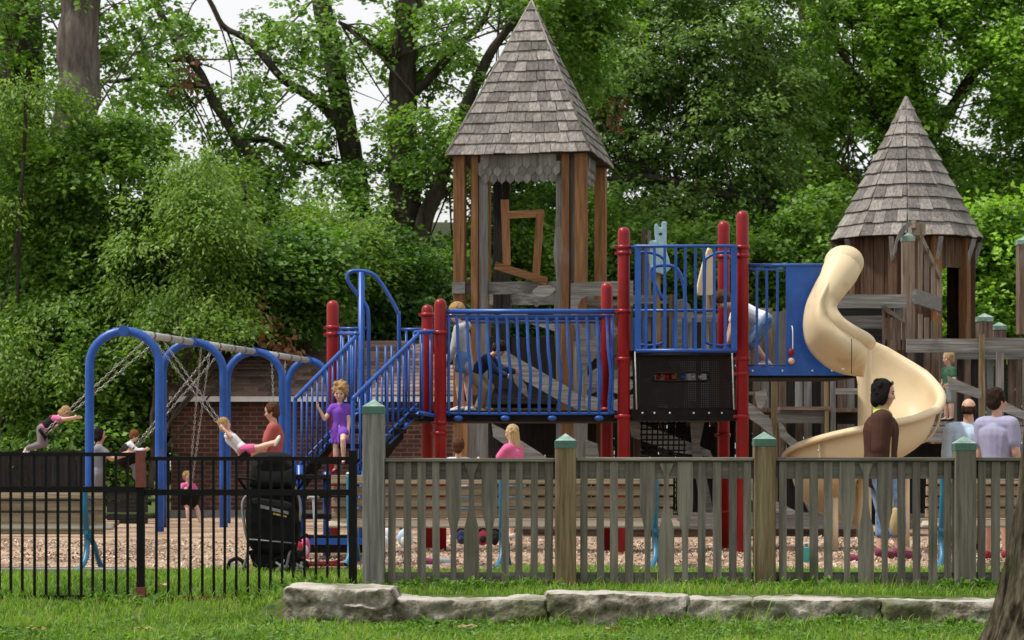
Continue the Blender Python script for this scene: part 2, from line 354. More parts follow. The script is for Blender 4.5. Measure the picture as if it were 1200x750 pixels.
V,Q=rosettes(wx,wy,gz(wx,wy)+.02,8,RNG.uniform(.02,.05,k),.33,(.0,.7),RNG.uniform(.01,.05,k))
tag(npmesh('clover',V,Q,RNG.random(len(Q)),M['weed']),'low clover leaves mixed into the lawn','clover',kind='stuff')
# fallen leaves on the lawn
M['deadleaf']=leafmat('fallen_leaf',(.22,.11,.05),(.48,.34,.20),.1)
for i,(u,v,lab) in enumerate([(42,740,'dry brown leaf lying at the left edge of the lawn'),(362,724,'dry leaf on the lawn left of the boulders'),(192,714,'large pale dry leaf on the grass below the iron fence'),(165,742,'pale dry leaf on the lawn in line with the rusty gate post'),(545,738,'curled tan leaf on the lawn below the long stone'),(720,741,'small tan leaf on the lawn under the mossy stone')]):
    D=(CH+.2-.02)*F/(v-HZ); p=P(u,v,D); p.z=float(gz(p.x,p.y))+.05
    mb=MB(); rr=random.uniform(.05,.08)
    pts=[]
    for q in range(14):
        a=q/14*6.283; s=rr*(1.0 if q%2==0 else .55); pts.append(p+Vector((math.cos(a)*s*1.3,math.sin(a)*s,random.uniform(-.012,.02))))
    mb.add([p]+pts,[(0,1+q,1+(q+1)%14) for q in range(14)],random.random())
    o=obj('fallen_leaf',mb,M['deadleaf']); tag(o,lab,'leaf','fallen leaves on the lawn')

# ------------------------------------------------------------------ boulders
def stonemat():
    m,nt,o=mat('rough_limestone'); b=N(nt,'ShaderNodeBsdfPrincipled'); lk(nt,b.outputs[0],o.inputs[0]); b.inputs['Roughness'].default_value=.92; b.inputs['Specular IOR Level'].default_value=.15
    tc=N(nt,'ShaderNodeTexCoord'); n=N(nt,'ShaderNodeTexNoise'); n.inputs['Scale'].default_value=6; n.inputs['Detail'].default_value=9; n.inputs['Roughness'].default_value=.7; lk(nt,tc.outputs['Object'],n.inputs['Vector'])
    r=ramp(nt,[(.06,.048,.034),(.17,.145,.11),(.32,.29,.24),(.50,.47,.42)],[.36,.46,.56,.66]); lk(nt,n.outputs['Fac'],r.inputs[0])
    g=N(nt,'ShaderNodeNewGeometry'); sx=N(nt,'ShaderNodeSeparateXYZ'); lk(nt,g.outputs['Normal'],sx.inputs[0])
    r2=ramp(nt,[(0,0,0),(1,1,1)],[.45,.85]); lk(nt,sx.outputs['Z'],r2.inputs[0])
    mx=N(nt,'ShaderNodeMix',data_type='RGBA'); lk(nt,r2.outputs[0],mx.inputs[0]); lk(nt,r.outputs[0],mx.inputs[6]); mx.inputs[7].default_value=(.42,.39,.345,1)  # upward faces painted paler, standing in for light on the stone tops
    n2=N(nt,'ShaderNodeTexNoise'); n2.inputs['Scale'].default_value=2.2; n2.inputs['Detail'].default_value=6; lk(nt,tc.outputs['Object'],n2.inputs['Vector'])
    r3=ramp(nt,[(0,0,0),(.8,.8,.8)],[.46,.62]); lk(nt,n2.outputs['Fac'],r3.inputs[0])
    m2=N(nt,'ShaderNodeMix',data_type='RGBA'); lk(nt,r3.outputs[0],m2.inputs[0]); lk(nt,mx.outputs[2],m2.inputs[6]); m2.inputs[7].default_value=(.075,.085,.03,1)
    lk(nt,m2.outputs[2],b.inputs['Base Color'])
    bm=N(nt,'ShaderNodeBump'); bm.inputs['Strength'].default_value=.9; bm.inputs['Distance'].default_value=.02; n3=N(nt,'ShaderNodeTexNoise'); n3.inputs['Scale'].default_value=30; n3.inputs['Detail'].default_value=6
    lk(nt,tc.outputs['Object'],n3.inputs['Vector']); lk(nt,n3.outputs['Fac'],bm.inputs['Height']); lk(nt,bm.outputs[0],b.inputs['Normal']); return m
M['stone']=stonemat()
def stone(u0,u1,v0,v1,D,lab,seed,dep=.5):
    x0,x1=X(u0,D),X(u1,D); z1,z0=Z(v0,D),Z(v1,D)-.08
    nx,ny,nz=max(8,int((x1-x0)/.028)),8,14; c=Vector(((x0+x1)/2,D+dep/2,(z0+z1)/2)); hx,hy,hz=(x1-x0)/2,dep/2,(z1-z0)/2
    mb=MB(); faces=[]
    def g(fn,a,b):
        rows=[]
        for i in range(a+1):
            row=[]
            for j in range(b+1):
                q=Vector(fn(i/a*2-1,j/b*2-1))
                # round the block slightly then knock it about
                rr=q.copy(); l=(abs(q.x)**16+abs(q.y)**14+abs(q.z)**14)**(1/14); rr=q/ max(l,.001)
                p=Vector((rr.x*hx,rr.y*hy,rr.z*hz)); s=Vector((seed*3.1,seed*1.7,0))
                w=c+p; ns=noise.noise_vector((w+s)*2.4)*.024+noise.noise_vector(Vector((w.x*5,w.y*6,w.z*16))+s)*.026+noise.noise_vector((w+s)*24)*.014-Vector((0,1,0))*(.035*abs(noise.noise(Vector((w.x*6,w.y*6,w.z*11))+s)))
                ns.z*=.55 if q.z>.9 else 1
                w=w+ns; w.z+= .02*noise.noise(Vector((w.x*1.5+seed,0,0))) if q.z>0 else 0
                row.append(w)
            rows.append(row)
        mb.grid(rows,.5)
    g(lambda a,b:(a,-1,b),nx,nz); g(lambda a,b:(a,1,b),nx,nz); g(lambda a,b:(a,b,1),nx,ny); g(lambda a,b:(-1,a,b),ny,nz); g(lambda a,b:(1,a,b),ny,nz)
    o=obj('stone_block',mb,M['stone']); return tag(o,lab,'stone','rough stone blocks edging the lawn')
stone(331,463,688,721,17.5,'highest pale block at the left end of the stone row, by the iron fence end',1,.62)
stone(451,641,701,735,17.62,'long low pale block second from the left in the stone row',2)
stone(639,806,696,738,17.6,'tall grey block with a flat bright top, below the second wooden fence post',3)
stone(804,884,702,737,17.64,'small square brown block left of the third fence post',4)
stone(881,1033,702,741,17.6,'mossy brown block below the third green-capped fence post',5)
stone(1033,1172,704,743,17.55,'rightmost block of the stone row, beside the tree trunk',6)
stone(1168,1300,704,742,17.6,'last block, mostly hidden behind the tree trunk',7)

# ------------------------------------------------------------------ wooden picket fence
FD=19.05
fence=thing('picket_fence','low weathered wooden fence with oar shaped pickets and green capped posts','fence',(X(800,FD),FD,0))
s=F/FD
for (u0,u1,vt,vb,mt) in ((425.5,451,474,690,'grey_v'),(650.5,675,514,690,'post_v'),(883,908,512,690,'post_v'),(1117.5,1142,517,692,'post_v')):
    w=(u1-u0)/s; cx=X((u0+u1)/2,FD); zt=Z(vt+11,FD); o=obj('fence_post',MB().box((cx,FD,(zt-.15)/2),(w,w,zt+.15),tone=.62 if u0<500 else .45),M['fence_v' if u0>1100 else mt],fence,bevel=.006)
    if u0<500: tag(o,'taller grey cracked end post')
    c=MB(); c.box((cx,FD,zt+.025),(w*1.03,w*1.03,.055),tone=.4); ob=obj('cap',c,M['greenband'],o,bevel=.003)
    t=MB(); a=w*.515; z0=zt+.054; t.add([(cx-a,FD-a,z0),(cx+a,FD-a,z0),(cx+a,FD+a,z0),(cx-a,FD+a,z0),(cx,FD,z0+.055)],[(0,1,4),(1,2,4),(2,3,4),(3,0,4)],.6)
    obj('cap_top',t,M['capgreen'],o)
for (u0,u1,v) in ((451,650.5,538),(675,883,537),(908,1117.5,537),(1142,1330,537)):
    mb=MB(); mb.box((X((u0+u1)/2,FD),FD+.03,Z(v+12,FD)),((u1-u0)/s,.04,24/s)); obj('rail',mb,M['fence_h'],fence,bevel=.004)
    mb=MB(); mb.box((X((u0+u1)/2,FD),FD+.005,Z(v+1.0,FD)),((u1-u0)/s-.004,.105,.026)); obj('top_board',mb,M['fence_h'],fence,bevel=.004)
    mb=MB(); mb.box((X((u0+u1)/2,FD),FD+.03,Z(677,FD)),((u1-u0)/s,.04,13/s)); obj('rail',mb,M['fence_h'],fence,bevel=.004)
    k=(u1-u0)/199.5; k=min(k,1.05); top=Z(541,FD); bot=Z(686,FD)
    def zz(v): return Z(v,FD)
    for off in (9,26.5,43,59.5,141,158,176,193):
        c=u0+off*k+random.uniform(-.6,.6); hw=(4.6+random.uniform(-.4,.4))
        if off in (141,):hw=4.4
        b=686+random.uniform(-2,2); dx=random.uniform(-.8,.8)
        mb=MB(); mb.prism([(X(c-hw+dx,FD),zz(b)),(X(c+hw+dx,FD),zz(b)),(X(c+hw,FD),top),(X(c-hw,FD),top)],FD-.020,FD+.008,tone=random.random())
        obj('picket',mb,M['fence_v'],fence)
    for c,sg in ((80.5,1),(122.5,-1)):
        c=u0+c*k; pts=[(9.0,541),(9.3,585),(8.6,600),(5.5,612),(3.8,622),(3.4,640),(3.3,672),(4.4,687)]
        out=[(X(c+w,FD),zz(v)) for w,v in reversed(pts)]+[(X(c-w,FD),zz(v)) for w,v in pts]
        obj('picket',MB().prism(out,FD-.021,FD+.008,tone=random.random()),M['fence_v'],fence)
    c=u0+101.5*k; pts=[(8.2,543),(3.0,556),(2.9,575),(3.0,590),(5.2,606),(8.7,620),(9.2,632),(9.1,688)]
    out=[(X(c+w,FD),zz(v)) for w,v in reversed(pts)]+[(X(c-w,FD),zz(v)) for w,v in pts]
    obj('picket',MB().prism(out,FD-.021,FD+.008,tone=random.random()),M['fence_v'],fence)

# ------------------------------------------------------------------ black iron fence and gate
def ironwork(name,lab,cat,u0,u1,vt,vm,vb,sp,posts,D=19.0,off=0):
    th=thing(name,lab,cat,(X((u0+u1)/2,D),D,-.05)); s=F/D
    for v,hh in ((vt,4.5),(vm,7.0),(vb,5.0)):
        obj('rail',MB().box((X((u0+u1)/2,D),D,Z(v,D)),((u1-u0)/s,.028,hh/s),tone=.4),M['rust' if (vb==v and cat=='fence') else 'black'],th)
    u=u0+off
    while u<u1-3:
        a=random.uniform(-.3,.3)
        mb=MB().beam(P(u+a,vt+.5,D-.001),P(u+random.uniform(-.4,.4),vb+5.5,D-.001),.019,.019)
        obj('bar',mb,M['black'],th); u+=sp
    for (pu,w,a,b,mm) in posts:
        obj('post',MB().box((X(pu,D),D,(Z(a,D)+Z(b,D))/2),(w/s,w/s,(b-a)/s),tone=.3),M[mm],th)
    return th
g=ironwork('metal_gate','black iron gate leaf with a rust red corner in front of the slatted bench','gate',-45,160,532.5,573.5,700,13.7,[],off=3)
for a,b in ((528,571),(688,704)): obj('rusty_corner_plate' if a>600 else 'rusty_hinge_plate',MB().box((X(165,18.98),18.98,(Z(a,19)+Z(b,19))/2),(11/157.9,.07,(b-a)/157.9),tone=.6),M['rust'],g)
obj('rusty_rail_end',MB().box((X(152,18.98),18.975,Z(700,19)),(18/157.9,.035,.034),tone=.6),M['rust'],g)
obj('hinge_stile',MB().box((X(165,19),19,(Z(571,19)+Z(688,19))/2),(9/157.9,.055,(688-571)/157.9),tone=.3),M['black'],g)
ironwork('iron_fence','black iron bar fence in front of the stroller','fence',170,409,537.5,577,701,13.35,[(413.5,9.5,528,690,'black')],off=2.5+11)

# ------------------------------------------------------------------ benches (seen from behind)
def bench(lab,u0,u1,legs,D,vt,su0=None,su1=None,nsl=4):
    s=F/D; th=thing('park_bench',lab,'bench',(X((u0+u1)/2,D),D,0),'teal legged slatted park benches')
    zt=Z(vt,D); zs=.39
    for i in range(nsl):
        z=zt-.048-i*.1; y=D+.02+i*.022
        obj('back_slat',MB().box(((X((u0+u1)/2,D)),y,z),((u1-u0)/s,.035,.082),Matrix.Rotation(R(-10),3,'X')),M['slat_h'],th,bevel=.006)
    for i in range(4):
        obj('seat_slat',MB().box((X(((su0 or u0)+(su1 or u1))/2,D),D+.12+i*.105,zs+.012*i),(((su1 or u1)-(su0 or u0))/s,.085,.04)),M['slat_lit' if i==0 else 'slat_h'],th,bevel=.008)
    obj('seat_edge',MB().box((X(((su0 or u0)+(su1 or u1))/2,D),D+.065,zs+.012),(((su1 or u1)-(su0 or u0))/s,.03,.06),Matrix.Rotation(R(-35),3,'X')),M['slat_lit'],th,bevel=.01)  # tilted strip in the painted sunlit tone, gives the bright seat line
    for u in legs:
        x=X(u,D); mb=MB()
        mb.tube(smooth_path([(x,D-.035,zt+.0),(x,D-.02,zt-.2),(x,D+.03,.42),(x,D+.09,.28),(x+.0,D-.0,.12),(x-.05,D-.12,.015)],5),.026,8)
        mb.tube(smooth_path([(x+.02,D+.05,.34),(x+.05,D+.2,.22),(x+.05,D+.36,.12),(x+.07,D+.46,.015)],5),.024,8)
        mb.tube([(x,D+.02,.35),(x,D+.5,.36)],.02,8)
        o=obj('leg',mb,M['teal'],th)
        obj('leg_cap',MB().ell((x,D-.035,zt+.005),(.03,.03,.018)),M['galv'],o)
        obj('foot',MB().box((x-.05,D-.13,.012),(.09,.05,.02)),M['teal'],o)
        obj('foot',MB().box((x+.07,D+.47,.012),(.09,.05,.02)),M['teal'],o)
    return th
bench('slatted bench with teal legs standing at far left behind the iron gate',-50,121,(100,-30),21.9,573,-54,130)
bench('longest slatted bench, behind the wooden pickets between stroller and red posts',388,789,(409.5,588,768),22.75,556,384,797)
bench('slatted bench behind the fence at right, near the two men',1086,1300,(1104,1280),22.9,556,1082,1304)
# ------------------------------------------------------------------ red and blue play structure
FDK,RDK=26.55,27.65
play=thing('play_structure','red and blue metal climbing frame with stairs, bridge, balcony and cream spiral slide','play structure',(X(630,FDK),FDK,0))
def post(u,vt,D,collars,r=.064,vb=None):
    x=X(u,D); zt=Z(vt,D); mb=MB()
    mb.lathe((x,D,0),[(r,-.2),(r,zt-.07),(r*.97,zt-.045),(r*.80,zt-.02),(r*.5,zt-.005),(r*.1,zt)],20,.5)
    o=obj('post',mb,M['red'],play)
    for v in collars:
        z=Z(v,D); obj('collar',MB().lathe((x,D,z),[(r+.001,-.022),(r+.012,-.02),(r+.012,.02),(r+.001,.022)],20,.3).box((x-r*1.25,D-.02,z),(.035,.04,.03)),M['red'],o)
    return x
post(390,352,27.0,(384,392)); 
post(516,350,FDK,(390,495.5,508)); post(501,357,27.55,(369,388))
post(731,266,FDK,(290,297,365,421,488)); post(711,331,RDK,(370,480))
post(870,247,FDK,(290,300,420.5,438,488,)); post(848,259,RDK,(301,510,600))
b4=P(945,553,FDK+.5)
def B(pts,r=.018,par=play,name='tube',m='blue',k=0,n=8):
    if k: pts=smooth_path(pts,k)
    return obj(name,MB().tube(pts,r,n),M[m],par)
def zf(v,D=FDK): return Z(v,D)
# decks
def deck(name,u0,u1,vt,vb,d0=FDK,d1=RDK,skew=-.14,m='rubber'):
    x0,x1=X(u0,d0),X(u1,d0); zt,zb=zf(vt,d0),zf(vb,d0); mb=MB()
    vs=[(x0,d0,zb),(x1,d0,zb),(x1+skew,d1,zb),(x0+skew,d1,zb),(x0,d0,zt),(x1,d0,zt),(x1+skew,d1,zt),(x0+skew,d1,zt)]
    mb.add(vs,[(3,2,1,0),(4,5,6,7),(0,1,5,4),(1,2,6,5),(2,3,7,6),(3,0,4,7)],.5)
    return obj(name,mb,M[m],play)
deck('deck',398,524,482,494,FDK+.12,RDK); br=deck('bridge_deck',525,723,481,494,FDK+.04)
deck('deck',738,864,411,417); d4=deck('deck',877,1003,431,443,FDK+.05)
deck('deck',738,864,480,492.5,FDK+.03)
# bridge guard rails, front and rear
def bridge(D,u0,u1,dz=0,sh=0,rear_bars=True):
    e=thing_part=bpy.data.objects.new('guard_rail',None); COL.objects.link(e); e.parent=play; BASE[e.name]=BASE[play.name]
    B([(X(u0-6,D)+sh,D,zf(365)+dz),(X(u1+6,D)+sh,D,zf(365)+dz)],.026,e,'top_rail')
    x0,x1=X(u0+4,D)+sh,X(u1-18,D)+sh; zt,zb=zf(370.5)+dz,zf(484.5)+dz
    B([(X(u0-2,D)+sh,D,zt),(x1+.1,D,zt)],.014,e,'rail')
    B([(x0-.02,D,zt),(x0-.02,D,zb+.05),(x0-.01,D,zb+.015),(x0+.03,D,zb),(x1+.02,D,zb),(x1+.07,D,zb+.02),(x1+.1,D,zb+.09),(x1+.1,D,zt)],.016,e,'frame',k=3)
    for i in (range(16) if rear_bars else ()):
        x=x0+.06+(x1-x0-.02)*i/15; bow=.055 if i>2 else .02
        B([(x,D,zt),(x+.012,D-bow*.2,zf(385)+dz),(x+.02,D-bow,zf(410)+dz),(x+.045,D-bow*.9,zf(440)+dz),(x+.03,D-bow*.3,zf(470)+dz),(x+.03,D,zb)],.0165,e,'baluster',k=3)
    for u in (537,592,647,702):
        obj('foot_bracket',MB().ell((X(u,D)+sh,D-.02,zf(490)+dz),(.05,.03,.028)),M['blue'],e)
bridge(FDK+.0,524,724); bridge(RDK,524,724,0,-.14,False)
# tower balcony panel
def bars(us,D,v0,v1,w=.036,sh=0,par=play,name='bar'):
    for u in us: obj(name,MB().beam((X(u,D)+sh,D,zf(v0)),(X(u,D)+sh,D,zf(v1)),w,w*.7,(1,0,0)),M['blue'],par)
e=bpy.data.objects.new('balcony_panel',None); COL.objects.link(e); e.parent=play; BASE[e.name]=BASE[play.name]
DB=FDK-.14
B([P(738,290,FDK),P(746,288.5,DB),P(861,288.5,DB),P(866,291,FDK)],.017,e,'top_rail')
B([P(745,411,DB),P(863,411,DB)],.022,e,'bottom_rail')
bars((757,767,779,792,803,815,825,837,850),DB,289,411,.029,0,e)
for u in (747.5,860): obj('side_plate',MB().beam(P(u,289,DB),P(u,411,DB),.062,.02,(1,0,0)),M['blue'],e)
for sgn,u0,u1 in ((1,750,779),(-1,856,826)):
    B([P(u0,296,DB+.05),P((u0*.6+u1*.4),296,DB+.05),P(u1-sgn*3,302,DB+.05),P(u1,316,DB+.05),P(u1,392,DB+.05),P(u1-sgn*3,402,DB+.05),P(u0*.6+u1*.4,405,DB+.05),P(u0,404,DB+.05)],.015,e,'hand_loop',k=4)
B([P(776,352,RDK-.1),P(763,318,RDK-.1),P(775,311,RDK-.1),P(792,314,RDK-.1),P(800,330,RDK-.1),P(803,352,RDK-.1),P(803,412,RDK-.1)],.02,play,'grab_arch',k=5)
bars([745+i*11.6 for i in range(10)],RDK,365,411,.026,-.02); B([P(742,364,RDK),P(850,364,RDK)],.016)
# black perforated panel with slot window
def perfmat():
    m,nt,o=mat('perforated_black_sheet'); b=N(nt,'ShaderNodeBsdfPrincipled'); b.inputs['Base Color'].default_value=(.014,.012,.011,1); b.inputs['Roughness'].default_value=.6; b.inputs['Specular IOR Level'].default_value=.08
    tr=N(nt,'ShaderNodeBsdfTransparent'); mx=N(nt,'ShaderNodeMixShader'); lk(nt,tr.outputs[0],mx.inputs[1]); lk(nt,b.outputs[0],mx.inputs[2]); lk(nt,mx.outputs[0],o.inputs[0])
    tc=N(nt,'ShaderNodeTexCoord'); sp=N(nt,'ShaderNodeSeparateXYZ'); lk(nt,tc.outputs['Object'],sp.inputs[0]); hs=[]
    for ax in ('X','Z'):
        mu=N(nt,'ShaderNodeMath',operation='MULTIPLY'); lk(nt,sp.outputs[ax],mu.inputs[0]); mu.inputs[1].default_value=45
        fr=N(nt,'ShaderNodeMath',operation='FRACT'); lk(nt,mu.outputs[0],fr.inputs[0]); sb=N(nt,'ShaderNodeMath',operation='SUBTRACT'); lk(nt,fr.outputs[0],sb.inputs[0]); sb.inputs[1].default_value=.5
        pw=N(nt,'ShaderNodeMath',operation='POWER'); lk(nt,sb.outputs[0],pw.inputs[0]); pw.inputs[1].default_value=2; hs.append(pw)
    ad=N(nt,'ShaderNodeMath',operation='ADD'); lk(nt,hs[0].outputs[0],ad.inputs[0]); lk(nt,hs[1].outputs[0],ad.inputs[1]); g=N(nt,'ShaderNodeMath',operation='GREATER_THAN'); lk(nt,ad.outputs[0],g.inputs[0]); g.inputs[1].default_value=.028
    lk(nt,g.outputs[0],mx.inputs[0]); return m
M['perf']=perfmat()
e=bpy.data.objects.new('mesh_panel',None); COL.objects.link(e); e.parent=play; BASE[e.name]=BASE[play.name]
D=FDK-.01
def sheetq(u0,v0,u1,v1): return MB().add([P(u0,v1,D),P(u1,v1,D),P(u1,v0,D),P(u0,v0,D)],[(0,1,2,3)],.5)
mb=MB()
for q in ((744,418,766,479),(828,418,857,479),(766,418,828,436.5),(766,446.5,828,479)): 
    a=sheetq(*q); mb.add(a.v,a.f,.5)
obj('perforated_sheet',mb,M['perf'],e)
B([P(768,437,D-.01),P(766,441.5,D-.01),P(768,446,D-.01),P(827,446,D-.01),P(829.5,441.5,D-.01),P(827,437,D-.01),P(768,437,D-.01)],.009,e,'slot_frame',m='rubber',k=3)
B([P(743,416,D),P(858.5,416,D),P(858.5,480,D),P(743,480,D),P(743,416,D)],.018,e,'frame',m='rubber')
obj('edge_board',MB().box((X(801,D),D+.0,zf(486.5)),(122/113,.05,13/113)),M['rubber'],e)
for u in (753,767,785,813,831,846): obj('bolt',MB().ell(P(u,484,D-.03),(.011,.008,.011)),M['galv'],e)
for u in (744,858): B([P(u,412,D-.03),P(u+2,480,D-.03)],.008,e,'side_strap',m='galv')
# colour beads in the slot
for i,(u,c) in enumerate(((771,'red'),(781,'red'),(790,'cedar_v'),(801,'blue'),(812,'galv'),(821,'galv'))):
    obj('sliding_bead',MB().ell(P(u,441.5,D+.09),(.026,.025,.028)),M[m if (m:=c) else c],e)
# chain net below the tower
net=MB()
for i in range(9):
    u=752+i*6.3; net.tube([P(u,494,D+.3),P(u-2,553+50,D+.1)],.009,5)
for j in range(18): net.tube([P(750,497+j*6.2,D+.28-.012*j),P(804,497+j*6.2,D+.28-.012*j)],.010,5)
obj('climbing_net',net,M['rubber'],play)
# blue wall with the slide opening
D=FDK+.02
outl=[(921,311),(966,311),(972,330),(990,390),(1004,440),(877,440),(877,430),(921,430)]
e=obj('slide_wall',MB().prism([(X(u,D),zf(v)) for u,v in outl],D-.01,D+.02,.5),M['blue'],play)
B([P(877,311,D),P(968,311,D)],.02,e,'top_rail'); B([P(877,316,D),P(921,316,D)],.011,e,'rail'); B([P(877,428,D),P(921,428,D)],.011,e,'rail')
for u in (887,898.5,911): obj('bar',MB().beam(P(u,314,D),P(u,430,D),.026,.02,(1,0,0)),M['blue'],e)
for u in (882,917,952,975): obj('bolt',MB().ell(P(u,434.5,D-.02),(.011,.008,.011)),M['galv'],e)
B([P(928,382,D-.02),P(929,388,D-.06),P(929,412,D-.06),P(928,415,D-.02)],.006,e,'handle',m='white',k=3)
obj('spinner_knob',MB().ell(P(927,413,D-.06),(.03,.03,.045)),M['red'],e); obj('spinner_knob',MB().ell(P(927.5,423,D-.06),(.035,.03,.035)),M['skin_fair'],e)
# stairs: rails and treads
SA=Vector(P(418,0,26.4)); 
def stair_rail(T,Bm,hook,par):
    """T upper knee, Bm lower knee"""
    e=bpy.data.objects.new('stair_rail',None); COL.objects.link(e); e.parent=play; BASE[e.name]=BASE[play.name]
    T=Vector(T);Bm=Vector(Bm); dz=Vector((0,0,-.80)); 
    B([hook,T+Vector((-.02,.02,.03)),T,T.lerp(Bm,.5),Bm,Bm+Vector((-.03,-.03,-.05)),Bm+Vector((-.035,-.035,-.2)),Bm+Vector((-.035,-.035,-1.1))],.021,e,'hand_rail',k=3)
    lowT,lowB=T+dz,Bm+dz; h2=Vector(hook)+Vector((0,0,-.88))
    B([h2,lowT+Vector((.05,0,.0)),lowT+Vector((-.05,-.05,-.06)),lowB],.021,e,'bottom_rail',k=3)
    for i in range(11):
        t=(i+.6)/11.2; a=T.lerp(Bm,t); B([a,a+dz*1.0],.0115,e,'baluster')
    for i in range(2):
        a=Vector(hook).lerp(T,(i+.8)/2.4); B([a,a+dz*1.08],.0115,e,'baluster')
    B([lowT+Vector((0,0,.10)),lowB+Vector((0,0,.10))],.010,e,'rail')
stair_rail(P(417,394,26.35),P(350,463,25.45),P(395,391,27.0),play)
stair_rail(P(489,393,26.25),P(418,463,25.35),P(512,389,FDK),play)
xa,ya=X(350,25.4),25.4
for i in range(5):           # treads from the deck down to the landing
    t=i/4; z=1.47-.2*i if i else 1.45; z=1.47-.155*i
    c=Vector((X(455,26.3),26.3,0)).lerp(Vector((X(385,25.4),25.4,0)),t)
    obj('tread',MB().box((c.x,c.y,z-.03),(.62,.34,.05),Matrix.Rotation(R(-8),3,'Z')),M['rubber'],play,bevel=.006)
for i in range(3):
    z=.64-.2*i; y=25.15-.27*i
    obj('tread',MB().box((X(385,25.3)-.02*i,y,z),(.6,.26,.05)),M['rubber'],play,bevel=.006)
for dx in (-.34,.34): obj('stringer',MB().beam((X(385,25.3)+dx,25.3,.82),(X(385,25.3)+dx-.05,24.45,.12),.02,.16,(1,0,0)),M['blue'],play)
obj('stringer',MB().beam((X(470,26.3)+.02,26.1,1.30),(X(418,25.4),25.35,.72),.03,.2,(1,0,0)),M['rubber'],play)
obj('stringer',MB().beam((X(398,26.4),26.3,1.30),(X(350,25.4),25.4,.72),.03,.2,(1,0,0)),M['rubber'],play)
for u,vt in ((383,553),(352,545),(415,545)): B([P(u,vt,25.35),(X(u,25.35),25.35,0)],.038,play,'stair_leg',n=12)
obj('bottom_step',MB().box((X(400,24.4),24.5,.16),(.62,.3,.12)),M['rubber'],play)
obj('step_edge',MB().box((X(400,24.4),24.3,.21),(.62,.05,.06)),M['blue'],play)
# deck barriers beside the stairs and the tall grab arch behind
DR=27.75
e=bpy.data.objects.new('arch_barrier',None); COL.objects.link(e); e.parent=play; BASE[e.name]=BASE[play.name]
B([P(432,486,DR),P(432,400,DR),P(431.5,368,DR),P(427,355,DR),P(410,333,DR),P(407,324,DR),P(412,318,DR),P(426,318,DR),P(438,322,DR),P(446,331,DR),P(458,350,DR),P(466,366,DR),P(467.5,376,DR),P(467.5,486,DR)],.021,e,'arch',k=5)
B([P(423.5,319,DR),P(423.5,640,DR)],.036,e,'centre_pole',n=12)
B([P(398,385,DR),P(431,385,DR)],.016,e,'rail'); B([P(468,386,DR),P(504,386,DR)],.016,e,'rail'); B([P(398,480,DR),P(504,480,DR)],.016,e,'rail')
for u in (400,409,417,442,452,459,476,485,493): B([P(u,386 if (u<432 or u>468) else 405,DR),P(u,480,DR)],.014,e,'baluster')
obj('side_panel',MB().box((X(476,26.6),26.7,zf(430)),(.012,.5,.5)),M['blue'],e)

# ------------------------------------------------------------------ spiral slide
SX,SY=X(1014,FDK+.5),FDK+.55
sl=bpy.data.objects.new('spiral_slide',None); COL.objects.link(sl); sl.parent=play; BASE[sl.name]=BASE[play.name]
obj('centre_pole',MB().lathe((SX,SY,0),[(.072,-.1),(.072,.3),(.074,2.26),(.06,2.31),(.02,2.33)],24,.5),M['tan'],sl)
# trough: outer rim helix
import bisect
TH=[  95,   60,   25,    0,  -30,  -60,  -90, -120, -150, -180, -215, -250, -280]   # angle about the pole, degrees (90 = away from the camera)
ZR=[2.36, 2.18, 1.92, 1.72, 1.53, 1.42, 1.34, 1.25, 1.15, 1.05,  .93,  .80,  .66]
RR=[ .50,  .64,  .76,  .79,  .80,  .81,  .82,  .82,  .82,  .82,  .82,  .82,  .82]
ZF=[1.78, 1.62, 1.42, 1.26, 1.12, 1.00,  .88,  .77,  .66,  .56,  .45,  .34,  .24]
rows=[];rim=[];rows2=[];M_=60
def itp(A,t): return float(np.interp(t,np.arange(len(A)),A))
irim=[]
for i in range(M_+1):
    t=i/M_*(len(TH)-1); a=R(itp(TH,t)); zr,rr,zfl=itp(ZR,t),itp(RR,t),itp(ZF,t)
    def pt(r,z): return Vector((SX+r*math.cos(a),SY+r*math.sin(a),z))
    prof=[(rr+.045,zr-.035),(rr+.05,zr),(rr+.02,zr+.03),(rr-.02,zr+.025),(rr-.04,zr-.02)]
    for q in range(1,12):
        w=q/12; ang=w*math.pi/2
        prof.append((rr-.04-.26*(1-math.cos(ang)), zr-.02-(zr-.02-zfl)*math.sin(ang)))
    prof+= [(rr-.38,zfl-.01),(.30,zfl),(.16,zfl+.06),(.10,zfl+.16),(.085,zfl+.24)]
    rows.append([pt(max(r,.08),z) for r,z in prof])
g=MB().grid(rows,.5); obj('trough',g,M['tan'],sl,solid=.018)
# entry: hood roll and high outer wall swept from the deck wall round to the pole
rimc=[(989,309,26.35),(983,322,26.2),(974,338,26.1),(968,353,26.05),(970,366,26.0),(981,380,25.98),(998,391,26.05),(1012,398,26.2),(1018,402,26.5)]
outc=[(976,304,26.62),(962,322,26.5),(950,345,26.42),(944,362,26.38),(942,385,26.34),(948,408,26.32),(966,427,26.3),(986,437,26.28),(1012,441,26.4)]
def spl(A,n):
    pts=[Vector(a) for a in A]; s=smooth_path(pts,n); return s
A_=spl(rimc,6);B_=spl(outc,6); rows=[]
for a,b in zip(A_,B_):
    r=[]; 
    for q in range(15):
        t=q/14; m=a.lerp(b,t); bulge=.38*math.sin(math.pi*min(t*1.0,1)**.8); m=Vector(m); D_=m.z-bulge*.75; r.append(P(m.x,m.y,D_))
    rows.append(r)
obj('entry_wall',MB().grid(rows,.5),M['tan'],sl,solid=.02)
